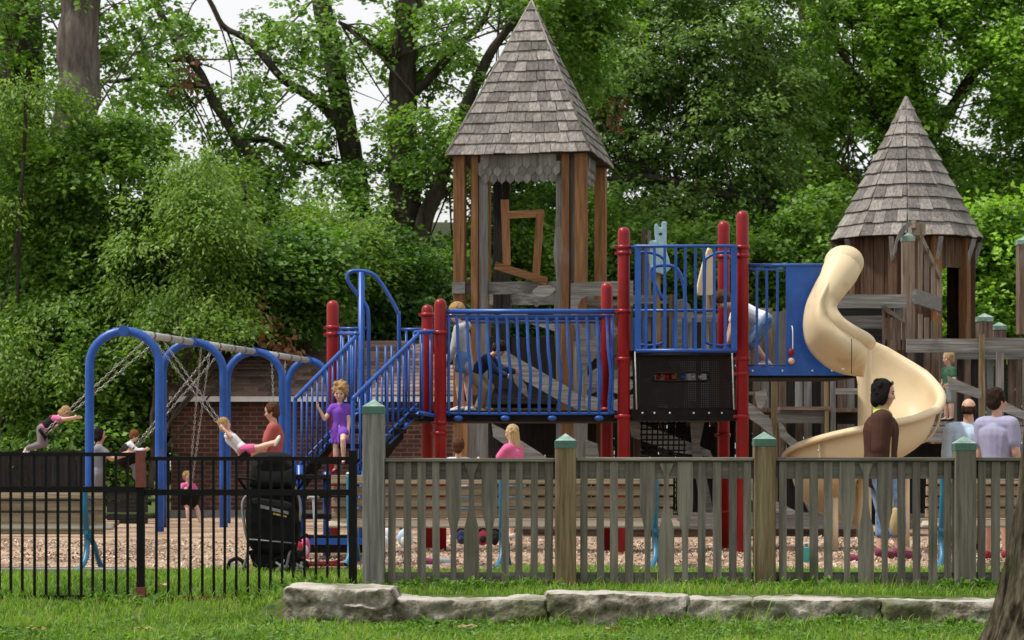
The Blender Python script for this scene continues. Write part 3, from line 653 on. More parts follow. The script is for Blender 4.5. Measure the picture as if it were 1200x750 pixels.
# rolled rim of the entry, fat at the hood and thinner at the pole
rad=[.195,.185,.155,.125,.105,.095,.09,.085,.075]; k=len(A_); rr=[float(np.interp(i/(k-1)*8,range(9),rad)) for i in range(k)]
tb=MB().tube([P(a.x,a.y,a.z) for a in A_],rr,18,cap=False)
obj('rolled_rim',tb,M['tan'],sl)
h=P(989,308,26.35); obj('hood_end',MB().ell(h,(.205,.22,.18),24,14),M['tan'],sl)
# inner hood returning to the deck wall
rows=[]
for i in range(9):
    t=i/8; c0=Vector((984,300,26.3)).lerp(Vector((968,334,26.15)),t); r=[]
    for q in range(9):
        s_=q/8; ang=s_*math.pi/2; r.append(P(c0.x-12*math.sin(ang)*(1-.3*t)-3,c0.y+(1-math.cos(ang))*8,c0.z+.1+.45*math.sin(ang)))
    rows.append(r)
obj('hood_shell',MB().grid(rows,.5),M['tan'],sl,solid=.02)
B([P(998,391+6,25.72),P(998,415,25.63),P(998,438,26.0)],.004,sl,'seam',m='rubber',k=4)
obj('bolt',MB().ell(P(988,433,25.97),(.018,.012,.018)),M['galv'],sl)
for ti in (3.6,7.4):
    a=R(itp(TH,ti)); zr,rr_,zfl=itp(ZR,ti),itp(RR,ti),itp(ZF,ti); pr=[]
    for q in range(9):
        ang=q/8*math.pi/2; r_=rr_+.012-.26*(1-math.cos(ang)); z_=zr-.03-(zr-.02-zfl)*math.sin(ang); pr.append((SX+r_*math.cos(a),SY+r_*math.sin(a),z_))
    B(pr,.012,sl,'flange',m='tan')
    for q in (1,3,5): obj('bolt',MB().ell(Vector(pr[q])+Vector((math.cos(a),math.sin(a),0))*.014,(.012,.012,.012),8,6),M['galv'],sl)
# support ribs under the trough
for th_ in (-20,-140):
    a=R(th_); p=(SX+.45*math.cos(a),SY+.45*math.sin(a)); B([(p[0],p[1],0),(p[0],p[1],.85 if th_==-20 else .6)],.03,sl,'support_leg',m='tan',n=12)

# ------------------------------------------------------------------ swing frame
M['hanger']=surf('hanger_bracket',[(.10,.10,.10),(.2,.2,.2)],scale=(20,20,20),rough=.5,metal=.3,tone=.2)
sw=thing('swing_set','tall blue arched swing set with a pale top beam','swing set',(X(150,36),36,0))
tops=[(146,383.0,105,187,84.5),(226,396.5,190.5,262,77.6),(298,408,266,331,71.5),(361,418.5,337,386,66.3)]
bp=[]
for (uc,vt,ul,ur,s_) in tops:
    D=F/s_; xl,xr=X(ul,D),X(ur,D); zt=Z(vt,D)-.06; xc=(xl+xr)/2; rx=(xr-xl)/2; hh=.47; pts=[(xl,D,-.1),(xl,D,.8),(xl,D,1.6)]
    for q in range(15):
        a=math.pi*q/14; pts.append((xc-rx*math.cos(a),D,zt-hh+hh*math.sin(a)))
    pts+=[(xr,D,1.6),(xr,D,.8),(xr,D,-.1)]
    o=obj('arch',MB().tube(pts,.062,14),M['blue'],sw); bp.append(Vector((xc,D,zt)))
    obj('beam_socket',MB().tube([Vector((xc-.0,D-.1,zt)),Vector((xc,D+.1,zt))],.075,12),M['blue'],o)
for a,b in zip(bp[:-1],bp[1:]):
    d=(b-a).normalized(); o=obj('top_beam',MB().tube([a+d*.1,b-d*.1],.052,14),M['galv'],sw)
    L=(b-a).length
    for t in (.2,.38,.62,.8): 
        c=a.lerp(b,t); obj('hanger',MB().tube([c-d*.03,c+d*.03],.060,10),M['hanger'],o)
def chain(mb,a,b):
    a=Vector(a);b=Vector(b); d=b-a; L=d.length; n=max(2,int(L/.055)); d.normalize(); s1=d.cross(Vector((0,1,0))).normalized(); s2=d.cross(s1)
    for i in range(n):
        c=a+d*(L*(i+.5)/n); s=s1 if i%2 else s2; l=L/n*.62; mb.tube([c-d*l+s*.0,c-d*l*.6+s*.013,c+d*l*.6+s*.013,c+d*l,c+d*l*.6-s*.013,c-d*l*.6-s*.013],.0055,4,closed=True)
def swing(lab,seg,ts,seat,kind='strap',yaw=0,spread=.2):
    """hangs from beam segment seg at parameters ts; seat: world point"""
    a,b=bp[seg],bp[seg+1]; S=Vector(seat); pv=[a.lerp(b,t)-Vector((0,0,.07)) for t in ts]
    th=thing('swing',lab,'swing',tuple(S),'swings hanging from the blue swing frame')
    dy=Vector((0,spread,0)); ends=[S-dy,S+dy]; top=Vector((pv[0]+pv[1])/2); up=(top-S).normalized()
    rise=.42 if kind=='strap' else .30
    for p,e in zip(pv,ends):
        mb=MB(); chain(mb,p,e+up*.02+up*(rise if kind!='strap' else 0)); obj('chain',mb,M['chain'],th)
    side=up.cross(Vector((0,1,0))).normalized()
    if kind=='strap':
        rows=[]
        for i in range(13):
            t=i/12*2-1; c=S+Vector((0,spread*t,0))-up*(.09*(1-t*t)); rows.append([c-side*.085,c-side*.03-up*.01,c+side*.03-up*.01,c+side*.085])
        obj('seat',MB().grid(rows,.5),M['rubber'],th,solid=.016)
    else:
        rows=[]
        for j in range(8):
            t=j/7; r_=.19*(1-.25*(1-t)**2) if j>0 else .06; c=S-up*(.12-.34*t); rows.append([c+Vector((0,1,0))*(math.sin(k/14*6.283)*r_)+side*(math.cos(k/14*6.283)*r_*.9) for k in range(14)])
        obj('bucket_seat',MB().grid(rows,.5,closed=True),M['rubber'],th,solid=.02)
        for e in ends: 
            mb=MB().tube([e+up*.2,e+up*rise],.012,6); obj('strap',mb,M['rubber'],th)
    return th
# ------------------------------------------------------------------ shingled roofs
def shingles(mb, A, E0, E1, rows, w=(.10,.20), lift=.022, seed=0):
    rnd=random.Random(seed); A=Vector(A);E0=Vector(E0);E1=Vector(E1); nrm=(E1-E0).cross(A-E0).normalized()
    if nrm.z<0: nrm=-nrm
    for i in range(rows):
        t0=i/rows; t1=min(1,(i+1.12)/rows); L0,L1=E0.lerp(A,t0),E1.lerp(A,t0); U0,U1=E0.lerp(A,t1),E1.lerp(A,t1); W=(L1-L0).length
        cuts=[0.]
        while cuts[-1]<W: cuts.append(cuts[-1]+rnd.uniform(*w))
        cuts=[min(c/W,1) for c in cuts]
        if len(cuts)>2 and 1-cuts[-2]<.06: cuts.pop(-2)
        if i==rows-1: cuts=[0,1]
        dn=(L0-U0).normalized()
        for a,b in zip(cuts[:-1],cuts[1:]):
            g=.0025/max(W,.05); a2,b2=a+g,max(b-g,a+g*2); dr=dn*rnd.uniform(-.008,.012); li=lift*rnd.uniform(.85,1.2)
            p=[L0.lerp(L1,a2)+dr+nrm*li, L0.lerp(L1,b2)+dr+nrm*li, U0.lerp(U1,b2)+nrm*.003, U0.lerp(U1,a2)+nrm*.003]
            q=[x-nrm*.016 for x in p]
            mb.add(p+q,[(0,1,2,3),(4,5,1,0),(5,6,2,1),(7,4,0,3)],rnd.random())
def Vp(x,y,z): return Vector((x,y,z))
# ------------------------------------------------------------------ tower one (square, steep pyramid roof)
TD=34.0; TS=F/TD
TC=Vector((X(623,TD),TD,0)); yaw=R(-11)
TM=Matrix.Rotation(R(-11),3,'Z')   # turned a little so that its right side shows
tower=thing('play_tower','tall wooden lookout tower with a steep pyramid shake roof and skewed window frame','play tower',tuple(TC))
def T(x,y,z): return TC+Matrix.Rotation(R(-11),3,'Z')@Vector((x,y,0))+Vector((0,0,z))
zt=Z(190,TD); za=Z(1,TD); h=.945
# eave corners
cs=[T(-h,-h,zt),T(h,-h,zt),T(h,h,zt),T(-h,h,zt)]; ap=T(0,0,za)
roof=obj('roof',MB().add([c for c in cs]+[ap-Vector((0,0,.03))],[(3,2,1,0),(0,1,4),(1,2,4),(2,3,4),(3,0,4)],.2),M['dark_v'],tower)
mb=MB()
for i in range(4): shingles(mb,ap,cs[i],cs[(i+1)%4],15,seed=i)
obj('shingles',mb,M['shake'],roof)
mb=MB()
for i in range(4): mb.tube([cs[i]+Vector((0,0,.02)),ap+Vector((0,0,.01))],[.022,.012],5)
obj('ridge_cap',mb,M['shake'],roof)
hp=.80
def tpost(x,y,w,m,z0=0,z1=None,name='post'):
    z1=z1 or zt
    return obj(name,MB().box(T(x,y,(z0+z1)/2),(w,w,z1-z0),TM),M[m],tower,bevel=.006)
for x,y in ((-hp,-hp),(hp,-hp),(hp,hp),(-hp,hp)): tpost(x,y,.15,'cedar_v')
tpost(-.60,-hp,.095,'cedar_v'); tpost(.60,-hp,.105,'cedar_v')
obj('upright_plank',MB().box(T(-.49,-hp+.02,zt/2),(.11,.04,zt-.1),TM),M['grey_v'],tower)
obj('upright_plank',MB().prism([(TC.x+.31+dx*.04,z) for dx,z in ((0,.1),(0,2.4),(-1,2.9),(.3,3.3),(-.9,3.7),(0,4.2),(0,zt-.1))]+[(TC.x+.41,zt-.1),(TC.x+.41,.1)],TC.y-.86,TC.y-.83),M['grey_v'],tower)
obj('upright_plank',MB().box(T(.68,-hp+.05,(zt)/2),(.05,.03,zt-.1),TM),M['grey_v'],tower)
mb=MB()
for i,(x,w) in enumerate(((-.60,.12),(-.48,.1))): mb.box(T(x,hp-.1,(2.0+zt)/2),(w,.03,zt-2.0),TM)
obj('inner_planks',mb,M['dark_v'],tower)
# scalloped valances under the eaves
def valance(fn,n,rows,w):
    mb=MB()
    for r in range(rows):
        for i in range(n+ (r%2)):
            x=-w/2+w*(i+.5*(1-r%2))/n; z=zt-.06-r*.095; a=w/n*.5
            pts=[fn(x-a*.97,z+.06,r),fn(x-a*.99,z-.045,r),fn(x-a*.85,z-.085,r),fn(x-a*.35,z-.105,r),fn(x,z-.13,r),fn(x+a*.35,z-.105,r),fn(x+a*.85,z-.085,r),fn(x+a*.99,z-.045,r),fn(x+a*.97,z+.06,r)]
            mb.add(pts,[tuple(range(9))],random.random())
    return mb
obj('scalloped_valance',valance(lambda x,z,r:T(x-.02,-hp-.005-.012*(3-r),z),9,3,1.0),M['grey_v'],tower,solid=.012)
obj('scalloped_valance',valance(lambda x,z,r:T(hp+.005+.012*(3-r),x-.2,z),5,3,.55),M['grey_v'],tower,solid=.012)
# skewed window frame
wf=bpy.data.objects.new('crooked_window_frame',None); COL.objects.link(wf); wf.parent=tower; BASE[wf.name]=BASE[tower.name]
DW=TD-.83
for (a,b,w) in (((591.5,234),(594,311),.105),((594,252),(638,250),.095),((633,250),(628,325),.10),((580,311),(641,330),.10)):
    p,q=P(*a,DW),P(*b,DW); obj('frame_board',MB().beam(p,q,.035,w),M['cedar_v' if abs(a[0]-b[0])<15 else 'cedar_h'],wf); DW+=.0; DW-=.004
obj('cross_rail',MB().box(T(0,-hp+.05,Z(342,TD)),(1.55,.04,.16),TM),M['grey_h'],tower)
obj('rail_end',MB().box(T(-.80,-hp-.09,Z(342,TD)),(.17,.02,.15),TM),M['grey_h'],tower)
obj('platform',MB().box(T(0,0,Z(470,TD)),(1.7,1.7,.12),TM),M['dark_h'],tower)
obj('rear_rail',MB().box(T(0,hp-.05,Z(345,TD)),(1.6,.04,.18),TM),M['grey_h'],tower)
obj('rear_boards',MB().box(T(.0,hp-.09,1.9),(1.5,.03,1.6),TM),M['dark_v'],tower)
# cut plywood leaves and branches
def leaf(u,v,l,w,ang,D,name='wooden_leaf',par=None,m='grey_h'):
    pts=[]
    for q in range(16):
        t=q/15*2-1 if False else q/16
        a=t*2*math.pi; x=math.cos(a)*l/2; y=math.sin(a)*w/2*(1-.35*abs(math.cos(a))**3); 
        ca,sa=math.cos(R(ang)),math.sin(R(ang)); pts.append((X(u,D)+(x*ca-y*sa)*D/F,Z(v,D)+(x*sa+y*ca)*D/F))
    return obj(name,MB().prism(pts,D-.015,D+.015),M[m],par or tower)
def board(pts,D,th=.03,name='branch_board',par=None,m='grey_h'):
    return obj(name,MB().prism([(X(u,D),Z(v,D)) for u,v in pts],D-th/2,D+th/2),M[m],par or tower)
DL=TD-.9
leaf(637,341,28,14,10,DL); board([(595,337),(603,336),(633,357),(629,360)],DL)

# ------------------------------------------------------------------ wooden play wall behind the bridge (branches, arches, decks)
wall=thing('wooden_play_deck','grey timber play deck with cut out branches and leaves behind the metal frame','play deck',(X(700,34.6),34.6,0))
def wb(u0,u1,v0,v1,D,m,th=.04,name='board',par=None):
    c=((X(u0,D)+X(u1,D))/2,D,(Z(v0,D)+Z(v1,D))/2)
    return obj(name,MB().box(c,(abs(X(u1,D)-X(u0,D)),th,abs(Z(v0,D)-Z(v1,D)))),M[m],par or wall)
# arch framed opening right of the tower
D=32.85
pts=[(669,332),(675,331),(742,329),(742,347),(690,347),(682,350),(677,358),(676,380),(680,408),(672,412),(668,400)]
board(pts,D,.035,'arch_board',wall)
wb(690,742,352,359,D+.3,'grey_h'); wb(690,700,352,420,D+.35,'grey_v'); 
for i in range(8): wb(700+i*6,705+i*6,360,440,D+.9,'dark_v' if i%3 else 'brown_v',.03,'plank')
wb(664,672,380,600,D-.02,'cedar_v',.06,'post'); wb(672,688,400,600,D-.04,'grey_v',.03,'plank')
board([(578,402),(590,410),(663,452),(700,478),(700,490),(660,472),(590,432),(576,420)],D-.1,.03,par=wall)
board([(588,362),(610,366),(650,378),(650,388),(610,376),(586,370)],D-.2,.03,par=wall)
board([(600,437),(607,438),(617,452),(619,466),(611,460),(603,448)],D-.22,.03,'wooden_leaf',wall)
board([(680,380),(688,385),(690,400),(700,392),(718,378),(726,388),(704,412),(688,430),(680,440)],D-.12,.03,par=wall)
board([(690,440),(712,436),(740,428),(742,440),(716,452),(692,462)],D-.1,.03,par=wall)
board([(686,462),(715,470),(742,462),(742,478),(712,486),(686,478)],D-.14,.03,par=wall); leaf(694,444,30,12,60,D-.26,par=wall); leaf(728,452,34,18,10,D-.26,par=wall)
board([(576,496),(588,502),(632,530),(662,552),(660,562),(622,542),(578,512)],D-.1,.03,par=wall)
board([(686,515),(700,520),(703,545),(686,552)],D-.1,.03,par=wall)
wb(548,572,486,640,D-.0,'grey_v',.03,'plank')
wb(540,548,470,640,D+.0,'cedar_v',.06,'post')
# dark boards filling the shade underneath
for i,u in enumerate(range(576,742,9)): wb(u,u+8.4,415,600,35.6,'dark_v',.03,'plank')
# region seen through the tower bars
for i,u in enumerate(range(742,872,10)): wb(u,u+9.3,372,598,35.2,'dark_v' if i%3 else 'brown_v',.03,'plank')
wb(736,790,346,356,34.3,'grey_h'); wb(742,786,362,372,34.4,'grey_h'); wb(784,793,345,440,34.2,'post_v',.08,'post'); wb(752,757,268,420,34.5,'brown_v',.07,'post'); wb(759,763,270,400,34.52,'grey_v',.05,'post')
pts=[(790,352),(800,350),(808,357),(812,368),(870,366),(870,376),(806,378),(802,400),(806,430),(800,436),(792,420)]
board(pts,34.15,.035,'arch_board',wall)
wb(806,815,380,470,34.4,'grey_v'); wb(822,831,378,480,34.4,'grey_v')
for r_,(uu,vv) in ((.1,(812,372)),): pass
board([(736,492),(745,494),(800,515),(832,528),(835,536),(790,530),(740,512)],34.0,.03,par=wall)
board([(808,486),(822,484),(826,492),(820,520),(836,600),(822,600),(812,540)],33.9,.03,par=wall)
wb(838,852,490,600,34.2,'dark_v',.05,'post'); wb(800,838,500,600,35.0,'dark_v')
# part under the blue slide wall
wb(866,872,376,560,33.0,'grey_v',.05,'post'); wb(872,905,361,371,34.2,'grey_h'); wb(877,905,371,430,35.,'brown_v'); wb(905,945,365,432,35.3,'grey_v')
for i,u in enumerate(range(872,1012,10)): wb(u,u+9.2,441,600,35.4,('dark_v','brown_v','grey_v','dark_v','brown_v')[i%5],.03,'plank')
wb(904,911,440,602,32.6,'post_v',.07,'post'); wb(913,918,440,560,33.,'brown_v',.06,'post'); wb(932,940,441,490,33.6,'grey_v'); wb(966,971,441,520,32.7,'post_v',.07,'post'); wb(973,979,441,560,32.9,'grey_v',.05,'post')
wb(911,968,481,496,32.8,'grey_h',.06,'beam'); wb(912,972,477,481,32.9,'brown_h',.5,'deck_edge')
board([(873,470),(882,474),(904,492),(906,512),(892,500),(873,487)],32.5,.03,par=wall); board([(912,494),(918,498),(923,508),(944,525),(946,532),(930,526),(914,512)],32.55,.03,par=wall)
board([(885,466),(886,459),(898,456),(899,468),(892,480),(888,478)],32.45,.03,'wooden_leaf',wall)
wb(876,900,459,463,33.6,'brown_h'); wb(979,1010,455,462,34.,'grey_h'); wb(978,1012,484,497,33.9,'dark_h')
# base beams on the ground
wb(570,1010,601,620,32.55,'grey_h',.14,'beam'); wb(575,1010,620,633,32.75,'brown_h',.16,'sill')
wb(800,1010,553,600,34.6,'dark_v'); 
board([(868,552),(878,552),(905,585),(935,600),(925,604),(890,596),(868,572)],32.4,.03,par=wall)
board([(935,552),(945,560),(962,600),(950,604),(938,580)],32.45,.03,par=wall)
wb(1003,1018,600,640,32.5,'post_v',.1,'post')
# decks (tops that carry people)
def slab(u0,u1,v,D0,D1,th,m,name='deck_boards'):
    z=Z(v,D0); x0,x1=X(u0,D0),X(u1,D0); n=int((x1-x0)/.14)+1; mb=MB()
    for i in range(n):
        a=x0+(x1-x0)*i/n; b=x0+(x1-x0)*(i+1)/n-.006; mb.box(((a+b)/2,(D0+D1)/2,z-th/2),(b-a,D1-D0,th))
    return obj(name,mb,M[m],wall)
slab(575,1012,478,33.3,35.2,.05,'brown_v')
# right-hand section: deck beyond the slide
slab(1075,1260,494,34.0,35.9,.05,'grey_v')
wb(1062,1260,500,518,33.95,'grey_h',.06,'beam'); wb(1020,1260,520,615,35.6,'dark_v'); wb(1050,1260,602,620,33.6,'grey_h',.14,'beam')
wb(1062,1147,397,413,34.2,'grey_h',.05,'top_rail'); wb(1154,1260,396,413,34.2,'grey_h',.05,'top_rail')
wb(1148,1153.5,392,500,34.1,'post_v',.08,'post'); 
for i,(u,w,m) in enumerate(((1064,7,'brown_v'),(1073,8,'dark_v'),(1083,7,'brown_v'),(1092,8,'brown_v'),(1102,7,'grey_v'),(1112,9,'grey_v'),(1123,6,'dark_v'),(1130,7,'brown_v'),(1138,8,'dark_v'),(1146,9,'brown_v'),(1156,8,'grey_v'),(1166,7,'grey_v'),(1174,5,'dark_v'),(1181,8,'brown_v'),(1190,7,'brown_v'),(1198,9,'grey_v'),(1208,9,'brown_v'),(1218,9,'grey_v'),(1228,9,'brown_v'))):
    wb(u,u+w,405,496,35.85,m,.03,'plank')
wb(1168,1176,413,496,34.5,'grey_v',.04,'plank'); wb(1114,1121,413,496,34.9,'grey_v',.04,'plank')
wb(1112,1262,413,421,35.7,'grey_h')
board([(1110,440),(1116,443),(1150,457),(1150,468),(1112,456)],34.05,.03,'sloping_rail',wall); board([(1176,470),(1184,474),(1204,484),(1204,493),(1174,482)],34.0,.03,'sloping_rail',wall)
def capped(u0,u1,vt,vb,D,m='brown_v',par=None):
    c=(u0+u1)/2; w=(u1-u0)*D/F; x=X(c,D); z1=Z(vt+8,D); z0=Z(vb,D); o=obj('post',MB().box((x,D,(z0+z1)/2),(w,w,z1-z0)),M[m],par or wall,bevel=.006)
    t=MB(); a=w*.54; t.box((x,D,z1+.03),(2*a,2*a,.06)); t.add([(x-a,D-a,z1+.06),(x+a,D-a,z1+.06),(x+a,D+a,z1+.06),(x-a,D+a,z1+.06),(x,D,z1+.12)],[(0,1,4),(1,2,4),(2,3,4),(3,0,4)],.6); obj('cap',t,M['capgreen'],o)
capped(1145,1162,369,397,35.8); capped(1163,1178,379,399,36.6); capped(1192,1208,279,392,36.0,'brown_v')
# upper landing, stair rail and tall capped post at the second tower
capped(1057,1071,275,398,34.6,'pale_v')
wb(968,1062,345,361,34.4,'grey_h',.05,'beam'); wb(984,1034,370,385,34.9,'grey_h',.05,'beam'); wb(972,1062,361,372,35.4,'dark_h',.05,'board'); wb(975,1040,385,400,35.4,'dark_h')
wb(1036,1061,384,398,35.,'brown_v')
board([(1033,359),(1037,358),(1060,375),(1060,379),(1037,365)],34.25,.05,'sloping_rail',wall,'brown_h'); 
for u in (1034,1040,1046,1052,1057): wb(u,u+3.2,360+(u-1034)*.7,410,34.3,'brown_v',.03,'plank')
wb(1048,1058,361,374,34.5,'grey_v')
# slatted screen running back from the tall post
for i in range(4):
    D=35.15+i*.55; u=1076+i*7.6; wb(u,u+5,277+i*14,352+i*6,D,'pale_v',.03,'plank'); wb(u,u+5,368+i*4,400,D,'pale_v',.03,'plank')
obj('sloping_rail',MB().beam(P(1070,262,34.7),P(1099,322,36.8),.06,.12,(1,0,0)),M['pale_h'],wall)
obj('side_rail',MB().beam(P(1071,347,34.5),P(1101,357,36.8),.06,.20,(1,0,0)),M['grey_h'],wall)
wb(1068,1084,262,276,34.8,'pale_v',.1,'post')
board([(1053,272),(1058,265),(1066,260),(1069,263),(1062,269),(1057,277),(1052,283),(1050,296),(1046.5,299),(1049,284)],34.5,.05,'carved_bracket',wall,'grey_v')
o=obj('picnic_canister',MB().lathe(P(1191,523,33.2),[(.07,-.13),(.08,.0),(.05,.06),(.03,.09)],14),M['blue']); tag(o,'small round blue canister under the deck at the right edge','canister')

# ------------------------------------------------------------------ tower two (round, faceted cone roof)
D2=40.0; C2=Vector((X(1062,D2),D2,0)); ze=Z(283,D2); za2=Z(115,D2)
tw2=thing('play_tower','round wooden tower with a faceted cone shake roof and dark arched doorways','play tower',tuple(C2))
n=10; Rr=1.20; cs=[C2+Vector((math.cos(2*math.pi*(i+.28)/n)*Rr,math.sin(2*math.pi*(i+.28)/n)*Rr,ze)) for i in range(n)]; ap=C2+Vector((0,0,za2))
rf=obj('roof',MB().add(cs+[ap-Vector((0,0,.03))],[tuple(range(n-1,-1,-1))]+[(i,(i+1)%n,n) for i in range(n)],.2),M['dark_v'],tw2)
mb=MB()
for i in range(n): shingles(mb,ap,cs[i],cs[(i+1)%n],11,w=(.12,.22),lift=.035,seed=20+i)
obj('shingles',mb,M['shake'],rf)
obj('roof_cap',MB().lathe(C2,[(.37,za2-.66),(.36,za2-.66),(.02,za2+.03)],n,.6,False),M['shake'],rf)
Rb=.96
for i in range(32):
    a=2*math.pi*i/32; ad=math.degrees(a)%360; door = (292<ad<318) or (225<ad<236) ; 
    z0=Z(395,D2)-.6 if not door else Z(310,D2); z1=ze
    c=C2+Vector((math.cos(a)*Rb,math.sin(a)*Rb,0)); 
    if door and ad>280 : z0=Z(318,D2)
    if (40<ad<75): continue
    obj('wall_board',MB().box((c.x,c.y,(z0+z1)/2),(.03,.18,z1-z0),Matrix.Rotation(a,3,'Z')),M['cedar_v' if ad>318 else 'warm_v'],tw2)
for ad in (210,250,288,324,0,30,150,180):
    a=R(ad); c=C2+Vector((math.cos(a)*1.0,math.sin(a)*1.0,0)); obj('post',MB().box((c.x,c.y,ze/2),(.14,.14,ze),Matrix.Rotation(a,3,'Z')),M['cedar_v' if ad>280 else 'warm_v'],tw2,bevel=.006)
    p0=C2+Vector((math.cos(a)*1.0,math.sin(a)*1.0,ze-.5)); p1=C2+Vector((math.cos(a)*1.16,math.sin(a)*1.16,ze-.02)); obj('bracket',MB().beam(p0,p1,.05,.07,(0,1,0)),M['grey_v'],tw2)
obj('floor',MB().lathe(C2,[(1.0,Z(400,D2)-.1),(1.0,Z(400,D2))],24),M['dark_h'],tw2)

# ------------------------------------------------------------------ pale blue play periscope and cream hood
D=33.6
t=thing('play_periscope','pale blue moulded periscope standing behind the balcony bars','periscope',tuple(P(770,360,D)))
M['paleblue']=surf('pale_blue_plastic',[(.20,.36,.42),(.28,.45,.52),(.34,.5,.56)],scale=(4,4,4),rough=.4,tone=.05)
obj('body',MB().prism([(X(u,D),Z(v,D)) for u,v in ((767,264),(768.5,262),(770.5,263),(771.5,266),(774,267.5),(775.5,266),(775.5,260),(781,260),(781,295),(784,304),(786,315),(778,322),(762,318),(760,300),(763,288),(768,284),(767,272))],D-.06,D+.06),M['paleblue'],t,bevel=.012)
obj('eyepiece',MB().tube([P(764,286,D-.1),P(768,286,D-.02)],.05,12),M['paleblue'],t); obj('sight_hole',MB().ell(P(774,274,D-.062),(.025,.01,.02)),M['eye'],t); obj('mount_post',MB().box((X(771,D),D+.08,Z(360,D)),(.07,.07,1.0)),M['post_v'],t)
D=36
t=thing('slide_hood','tall cream plastic slide hood seen through the balcony bars','slide hood',tuple(P(826,400,D)))
obj('hood_wall',MB().prism([(X(u,D),Z(v,D)) for u,v in ((833,291),(836,300),(835,345),(832,346),(818,346),(820,330),(824,312),(828,296))],D-.05,D+.02),M['tan'],t)
obj('hood_edge',MB().tube(smooth_path([P(831,291,D-.06),P(825,308,D-.06),P(820,328,D-.06),P(817,346,D-.06)],4),.025,8),M['tan'],t)
obj('support_post',MB().tube([P(830,340,D+.1),P(836,420,D+.1)],.05,12),M['brown_v'],t)

# ------------------------------------------------------------------ brick building
DB=47.0; sB=F/DB
def brickmat():
    m,nt,o=mat('dark_red_brick'); b=N(nt,'ShaderNodeBsdfPrincipled'); lk(nt,b.outputs[0],o.inputs[0]); b.inputs['Roughness'].default_value=.9
    tc=N(nt,'ShaderNodeTexCoord'); cx_=N(nt,'ShaderNodeSeparateXYZ'); lk(nt,tc.outputs['Object'],cx_.inputs[0]); cb=N(nt,'ShaderNodeCombineXYZ'); lk(nt,cx_.outputs['X'],cb.inputs[0]); lk(nt,cx_.outputs['Z'],cb.inputs[1])
    bt=N(nt,'ShaderNodeTexBrick'); lk(nt,cb.outputs[0],bt.inputs['Vector']); bt.inputs['Scale'].default_value=1; bt.inputs['Brick Width'].default_value=.24; bt.inputs['Row Height'].default_value=.082; bt.inputs['Mortar Size'].default_value=.009
    bt.inputs['Color1'].default_value=(.065,.024,.018,1); bt.inputs['Color2'].default_value=(.125,.047,.034,1); bt.inputs['Mortar'].default_value=(.17,.125,.105,1); bt.inputs['Bias'].default_value=-.1
    n=N(nt,'ShaderNodeTexNoise'); n.inputs['Scale'].default_value=1.6; n.inputs['Detail'].default_value=6; lk(nt,tc.outputs['Object'],n.inputs['Vector']); r=ramp(nt,[(.5,.5,.5),(1.15,1.1,1.05)],[.35,.6]); lk(nt,n.outputs['Fac'],r.inputs[0])
    mx=N(nt,'ShaderNodeMix',data_type='RGBA',blend_type='MULTIPLY'); mx.inputs[0].default_value=1; lk(nt,bt.outputs['Color'],mx.inputs[6]); lk(nt,r.outputs[0],mx.inputs[7]); lk(nt,mx.outputs[2],b.inputs['Base Color'])
    bm=N(nt,'ShaderNodeBump'); bm.inputs['Strength'].default_value=.5; bm.inputs['Distance'].default_value=.01; lk(nt,bt.outputs['Fac'],bm.inputs['Height']); bm.invert=True; lk(nt,bm.outputs[0],b.inputs['Normal']); return m
M['brick']=brickmat()
M['roofshingle']=surf('brown_asphalt_shingle',[(.12,.072,.055),(.20,.125,.098),(.27,.175,.14)],scale=(14,14,14),rough=.92,tone=.55,bump=.4)
bd=thing('brick_building','low dark red brick building with a brown shingled roof and white gutter','building',(X(370,DB),DB,0))
x0,x1=X(200,DB),X(560,DB); zg=Z(470,DB)
obj('wall',MB().box(((x0+x1)/2,DB+2.5,zg/2),(x1-x0,5,zg)),M['brick'],bd)
obj('plinth',MB().box(((x0+x1)/2,DB-.08,.06),(x1-x0+.1,.12,.22)),M['concrete'],bd)
obj('gutter',MB().box(((x0+x1)/2,DB-.32,zg+.03),(x1-x0+.3,.14,.10)),M['white'],bd)
obj('soffit',MB().box(((x0+x1)/2,DB-.13,zg-.03),(x1-x0+.4,.3,.03)),M['dark_h'],bd)
roofm=MB(); y0,y1=DB-.4,DB+3.0; z0,z1=zg+.08,zg+1.25
roofm.add([(x0-.3,y0,z0),(x1+.3,y0,z0),(x1-1.4,y1,z1),(x0-.3,y1,z1+.0),(x0-.3,y1+3,z0),(x1+.3,y1+3,z0)],[(0,1,2,3),(3,2,5,4),(1,5,2)],.5)
rr=obj('roof',roofm,M['dark_h'],bd)
mb=MB(); rows_=15
for i in range(rows_):
    t0,t1=i/rows_,(i+1.1)/rows_; t1=min(t1,1); ya,yb=y0+(y1-y0)*t0,y0+(y1-y0)*t1; za_,zb_=z0+(z1-z0)*t0+.03,z0+(z1-z0)*t1+.012; xr=x1+.3-1.7*t0; x=x0-.3-random.random()*.2
    while x<xr:
        w=random.uniform(.25,.34); x2=min(x+w,xr); mb.add([(x,ya,za_),(x2,ya,za_),(x2,yb,zb_),(x,yb,zb_),(x,ya,za_-.018),(x2,ya,za_-.018)],[(0,1,2,3),(4,5,1,0)],random.random()); x+=w
obj('roof_shingles',mb,M['roofshingle'],rr)
